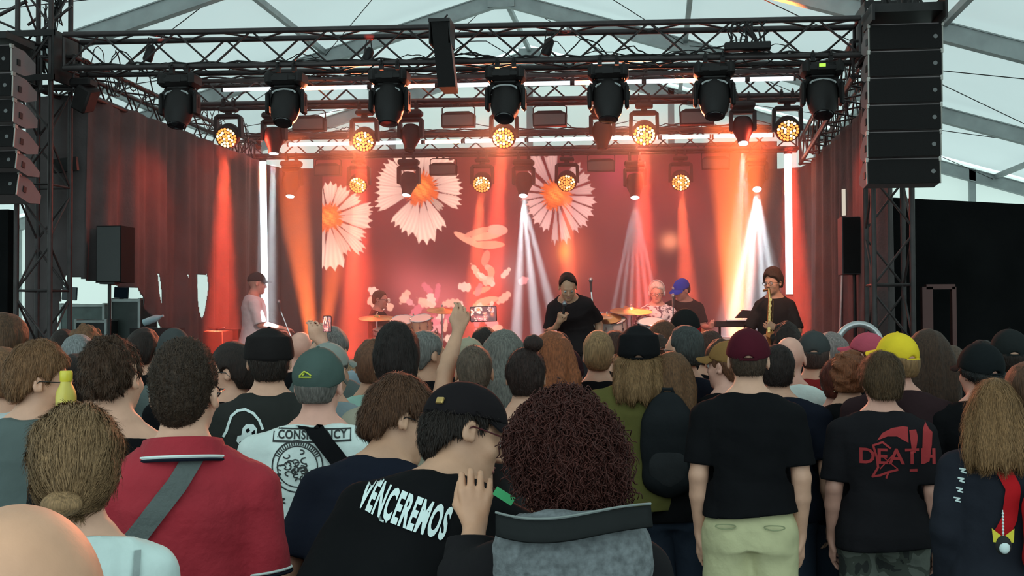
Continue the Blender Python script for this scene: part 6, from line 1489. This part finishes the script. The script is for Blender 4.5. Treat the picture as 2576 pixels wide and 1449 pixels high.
# plain round charm on a beaded string
c = at(2524, 1372, 4.60); t = empty('bag_charm', c, 0, 'yellow, white and black charm on a beaded string from the red strap', 'charm'); g = MB(); g.ell((0,0,0), (.030,.024,.036)); g.build('black_ball', mat('black plush', (.015,.015,.015), .9), t)
MB().ell((0,-.016,-.006), (.020,.012,.022)).build('white_disc', M_TEXT, t); g = MB()
for sx_ in (-1,1): g.add([(0,0,.03),(sx_*.040,0,.062),(sx_*.036,-.004,.012),(sx_*.01,-.006,.01)], [(0,1,2,3)])
g.build('yellow_tab', mat('yellow felt', (.6,.5,.04), .9), t); g = MB(); g.tube([(0,0,.03),(0,0,.13)], .0015, 5)
for k in range(7): g.ell((0,0,.045+.012*k), (.0045,)*3, nu=8, nv=6)
g.build('bead_string', M_TEXT, t)
# ---- near people
# laughing man in glasses at the left
p = fan(84, 858, 4.25, 'laughing man in glasses and a grey-green t-shirt, looking right', rz=-.35, res=.0065, ht=.03, yaw=-1.2, pitch=.12, face=True, skin='fair', width=1.12, shoulder=1.12)
std(p, greyg, loose=.024, seed=2); p.hair((.16,.10,.055), 'short', t=.018, top_lift=.012, strands=9000, slen=.026, fuzz=.12, seed=3, side=.1); p.glasses()
g = MB(); g.ell(p.M @ Vector((-.088,-.004,1.622)), (.004,)*3, nu=8, nv=6); p.mbpart(g, 'ear_stud', M_CHROME)
# person behind with a yellow bottle
p = fan(192, 884, 4.55, 'person in a white shirt lifting a yellow bottle, mostly hidden', res=.009, yaw=-.6, R=dict(E=(.25,.05,1.20), W=(.13,.22,1.42), f=(.1,.1,1), n=(-1,0,0)), L=dict(E=(.25,-.02,1.24), W=(.16,-.16,1.50), f=(.2,.1,1), n=(.6,-.5,0), curl=.8)); std(p, white, seed=7, sleeve=1.8, name='shirt'); p.hair(DK, 'short', t=.012)
c = at(166, 1018, 4.15); t = empty('drink_bottle', c, 0, 'yellow plastic bottle held up behind the ponytail', 'bottle'); my = mat('yellow plastic', (.62,.50,.09), .35, var=.1)
MB().lathe([(.032,-.09),(.034,-.08),(.034,.03),(.031,.05),(.020,.075),(.018,.085)], (0,0,0), (0,0,1), 24, 1.35).build('bottle_body', my, t); MB().lathe([(.021,.085),(.023,.09),(.023,.118),(.021,.124)], (0,0,0), (0,0,1), 20).build('bottle_cap', mat('bright yellow cap', (.66,.56,.04), .35), t)
# brown curls, black vest top
p = fan(283, 836, 3.8, 'person with thick short brown curls in a black top', res=.0075, ht=.03, yaw=-.55, width=1.05, skin='fair'); std(p, black, neckz=1.42, seed=5); p.hair((.045,.028,.018), 'curly', t=.010, strands=9000, slen=.018, fuzz=.25, nape=1.60, seed=6, ears=True)
# man in the red polo shirt
p = fan(462, 856, 3.05, 'man in a red polo shirt with dark cropped hair and a grey strap', res=.0065, ht=.022, yaw=-.30, width=1.08, shoulder=1.0, skin='fair')
red = mat('red pique cotton', (.30,.011,.022), .85, bump=.3, bscale=40, var=.08); std(p, red, name='polo_shirt', loose=.020, sleeve=.86, seed=4, neckz=1.50, wr=.006); rp_ = p
p.hair((.030,.021,.015), 'crew', t=.005, top_lift=.014, strands=14000, slen=.010, fuzz=.45, nape=1.58, seed=7); p.glasses(lens=False)
def collar(p, m, rad=.078, z=1.478, hgt=.045, stripes=(), parent=None):
    g = MB(); rows = []
    for j in range(7):
        v = j/6; row = []
        for i in range(41):
            a = 2*PI*i/40; rr_ = rad + .020*v + .004*math.sin(3*a); row.append(Vector((rr_*1.06*math.cos(a), -.018 + rr_*math.sin(a), z + hgt*(1-v) - .030*math.sin(a)*.6 - .010*v)))
        rows.append(row)
    g.grid(rows); o = p.mbpart(g, 'collar', m, parent or p.parts['top']); sd = o.modifiers.new('thick', 'SOLIDIFY'); sd.thickness = .004
    for (v, mm, w) in stripes:
        g = MB(); pts = []
        for i in range(40): a = 2*PI*i/40; rr_ = rad + .020*v + .004*math.sin(3*a) + .003; pts.append(Vector((rr_*1.06*math.cos(a), -.018 + rr_*math.sin(a), z + hgt*(1-v) - .030*math.sin(a)*.6 - .010*v)))
        g.tube(pts, w, 6, closed=True); p.mbpart(g, 'collar_stripe', mm, o)
collar(p, red, .090, 1.470, .045, ((.86, white, .0045),(1.0, navy, .0045)))
for sd in (1, -1):
    a = p.A[sd]; e = a['S_'].lerp(a['E_'], .855); d = (a['E_']-a['S_']).normalized(); u, w = perp(d); ring = [e + (u*math.cos(t_)+w*math.sin(t_))*.0675 for t_ in [2*PI*i/24 for i in range(24)]]
    g = MB(); g.tube([q_ - d*.006 for q_ in ring], .0035, 6, closed=True); p.mbpart(g, 'cuff_stripe', white, p.parts['top']); g = MB(); g.tube([q_ + d*.003 for q_ in ring], .0045, 6, closed=True); p.mbpart(g, 'cuff_stripe', navy, p.parts['top'])
q = lambda pts: LL(pts, 462, 2.93, rp_.sc); gm = mat('grey webbing', (.075,.090,.085), .8, bump=.3, bscale=80)
g = p.strap(q([(512,1130),(488,1172),(452,1230),(405,1290),(360,1350),(310,1410),(280,1470)]), .050, gm, off=.010); o = p.mbpart(g, 'shoulder_strap', gm); free(o, p, 'wide grey strap crossing the red polo shirt', 'strap')
# brown-haired man in glasses, navy t-shirt
p = fan(1003, 946, 3.65, 'brown-haired man in glasses and a navy t-shirt, leaning right', rz=-.20, res=.0065, ht=.025, bend=(.34,.10), yaw=-1.15, pitch=.15, face=True, skin='mid', width=1.06, shoulder=1.04)
std(p, navy, loose=.022, seed=8, wr=.006); p.hair((.070,.038,.022), 'short', t=.020, strands=10000, slen=.028, fuzz=.10, nape=1.59, seed=9, top_lift=.01); p.glasses()
# black cap, printed black t-shirt
vp = p = fan(1172, 950, 3.12, 'man in a black cap and glasses whose black t-shirt reads VENCEREMOS', rz=-.12, res=.006, ht=.03, bend=(.42,.13), yaw=-1.22, pitch=.12, roll=.05, face=True, skin='mid', width=1.14, shoulder=1.06, belly=.02)
std(p, cloth((.0055,.0055,.0062)), loose=.026, seed=9, wr=.006); p.hair((.014,.011,.010), 'short', t=.010, nape=1.57, strands=7000, slen=.020, fuzz=.2, seed=10, topcut=1.70); cp = p.cap(cloth((.010,.008,.009)), low=1.690, rr=.004, arch=False)
g = MB(); g.rbox(p.M @ Vector((.060,-.097,1.705)), (.024,.008,.018), .002, p.M.to_3x3() @ Matrix.Rotation(.60,3,'Z')); p.mbpart(g, 'metal_clasp', M_BRASS, cp); p.glasses(mat('dark red frame', (.06,.01,.012), .3))
p.blob('beard', (0,.052,1.580), (.046,.044,.026), hairmat((.014,.011,.010)), amp=.004, seed=3)
# straight local coordinates: the print is laid before the lean would show, so find its place on the leaning back
vc = (-.016, 1.404); p.text('VENCEREMOS', vc, .094, M_TEXT, -.27, .37, .038, maxe=.012, off=.008, name='lettering')
# curly-haired woman with a grey hood, her hand on his shoulder
cw = p = fan(1430, 982, 2.62, 'woman with a mass of dark curly hair and a grey hood', rz=.06, res=.0055, ht=.05, yaw=.85, pitch=.12, face=True, skin='warm', width=1.0, shoulder=1.0,
      L=dict(E=(1175,1470,2.62,0), W=(1194,1325,2.74,0), f=(-.02,.22,1), n=(.05,1,-.15), curl=[.50,.50,.50,.50], spread=.15))
hood = mat('heather grey jersey', (.115,.125,.13), .95, bump=.4, bscale=40, var=.35, vscale=60); std(p, cloth((.012,.011,.012)), loose=.030, sleeve=1.94, name='hoodie', seed=11)
p.hair((.020,.013,.012), 'curly', t=.034, strands=0, seed=12, nape=1.47, m=hairmat((.045,.014,.012)), line=[(1.40,.0),(1.50,.0),(1.58,.01),(1.64,.03),(1.70,.055),(1.76,.10),(1.85,.14)], res=.008)
def curls(p, n, seed, col, L=.11, r=.008, w=.0016):
    o = p.parts['hair']; me = o.data; rs = np.random.default_rng(seed); g = MB(); nv = len(me.vertices)
    for i in rs.integers(0, nv, n):
        v = me.vertices[int(i)]; c = Vector(v.co); nn = Vector(v.normal); d = (Vector((0,0,-1)) + nn*.35 + Vector(rs.normal(0,.25,3))).normalized(); u, w_ = perp(d); ph = rs.uniform(0,6.28); ll = L*rs.uniform(.5,1.2); rr_ = r*rs.uniform(.6,1.4); hand_ = rs.choice([-1,1]); N = 12
        g.tube([c + nn*.004 + d*(ll*k/N - ll*.3) + (u*math.cos(ph+hand_*k*.95) + w_*math.sin(ph+hand_*k*.95))*rr_ + nn*.012*math.sin(PI*k/N) for k in range(N+1)], w*1.6, 4)
    vo = np.array([list(v.co) for v in me.vertices]); Q = [tuple(pp.vertices) for pp in me.polygons]; b = len(vo); me2 = bpy.data.meshes.new('hair'); me2.from_pydata([tuple(x) for x in vo] + g.v, [], Q + [tuple(j+b for j in f_) for f_ in g.f]); me2.materials.append(hairmat(col)); me2.polygons.foreach_set('use_smooth', [True]*len(me2.polygons)); o.data = me2
curls(p, 5200, 5, (.045,.014,.012), L=.075, r=.006, w=.0008)
# hood lying on her back
def hood_on(p, m, mband, dz=.085):
    Tz = Matrix.Translation((0,0,dz)); f = Field((-.26,-.34,1.10), (.26,.02,1.62), .008)
    f.ell((0,-.145,1.335), (.175,.085,.135), k=.02, M=Tz); f.ell((0,-.13,1.40), (.170,.075,.075), k=.03, M=Tz); f.ell((0,-.105,1.50), (.125,.060,.075), k=.02, op=-1, M=Tz); f.cap((-.06,-.10,1.46), (.06,-.10,1.46), .045, k=.02, op=-1, M=Tz)
    f.displace(waves(4, 26, .008, (1,1,1.5), 5)); f.displace(waves(6, 60, .004, (.5,1,1.6), 4)); o = p.fpart(f, 'hood', m, parent=p.parts['top'])
    g = MB(); pts = [Vector((x, -.165 - .055*(1-(x/.17)**2) + .02*abs(x), dz + 1.455 - .022*(1-(x/.17)**2)*.3 + .012*math.sin(x*14))) for x in np.linspace(-.168, .168, 25)]
    rows = [[q_ + Vector((0,-.004 - .012*k, .016 - .013*k)) for k in range(4)] for q_ in pts]; g.grid(rows); b = p.mbpart(g, 'hood_band', mband, o); sd = b.modifiers.new('thick', 'SOLIDIFY'); sd.thickness = .006
    g = MB(); g.tube([q_ + Vector((0,-.002,.019)) for q_ in pts], .0028, 6); p.mbpart(g, 'hood_piping', mat('grey piping', (.16,.18,.17), .8), o)
hood_on(p, hood, cloth((.013,.014,.014)))
# green and white paper between the two
c = at(1268, 1248, 2.72); g = MB(); g.box(c, (.05,.003,.022), Matrix.Rotation(.55,3,'Y') @ Matrix.Rotation(.3,3,'X')); o = g.build('paper_slip', mat('green paper', (.06,.42,.16), .7)); tag(o, 'small green slip of paper between the cap and the curly hair', 'paper')
# woman with a ponytail knot in a white t-shirt
p = fan(190, 1024, 2.4, 'woman with fair hair knotted low at the nape and a white t-shirt', res=.0055, ht=.014, width=.98, shoulder=.98, skin='fair', headw=1.06)
std(p, cloth((.52,.62,.59)), loose=.022, seed=12, wr=.006, neckz=1.475); hm = hairmat((.21,.155,.09), (70,70,4)); p.hair((.21,.155,.09), 'pony', t=.015, m=hm, strands=16000, slen=.05, fuzz=.02, seed=13, nape=1.575, swid=.0009)
kn = p.blob('hair_knot', (-.018,-.130,1.600), (.040,.030,.026), hm, seed=5, amp=.005, parent=p.parts['hair']); g = MB(); g.tube([p.M @ Vector((-.018+.022*math.cos(a), -.118, 1.615+.016*math.sin(a))) for a in [2*PI*i/16 for i in range(16)]], .004, 6, closed=True); p.mbpart(g, 'hair_tie', hairmat((.2,.15,.09)), kn)
q = lambda pts: LL(pts, 190, 1.98, p.sc); wm = cloth((.25,.29,.28)); g = p.strap([(.133,1.455),(.131,1.42),(.125,1.36),(.118,1.25)], .014, wm, off=.006); o = p.mbpart(g, 'thin_strap', wm); o.name = 'shoulder_strap'; free(o, p, 'thin grey strap over the shoulder of the white t-shirt', 'strap')
# bald man right in front of the camera
p = fan(40, 1272, .98, 'bald man in front, only his bare crown showing at the lower left', res=.006, ht=0, skin='warm', yaw=-.1); std(p, black, seed=14)
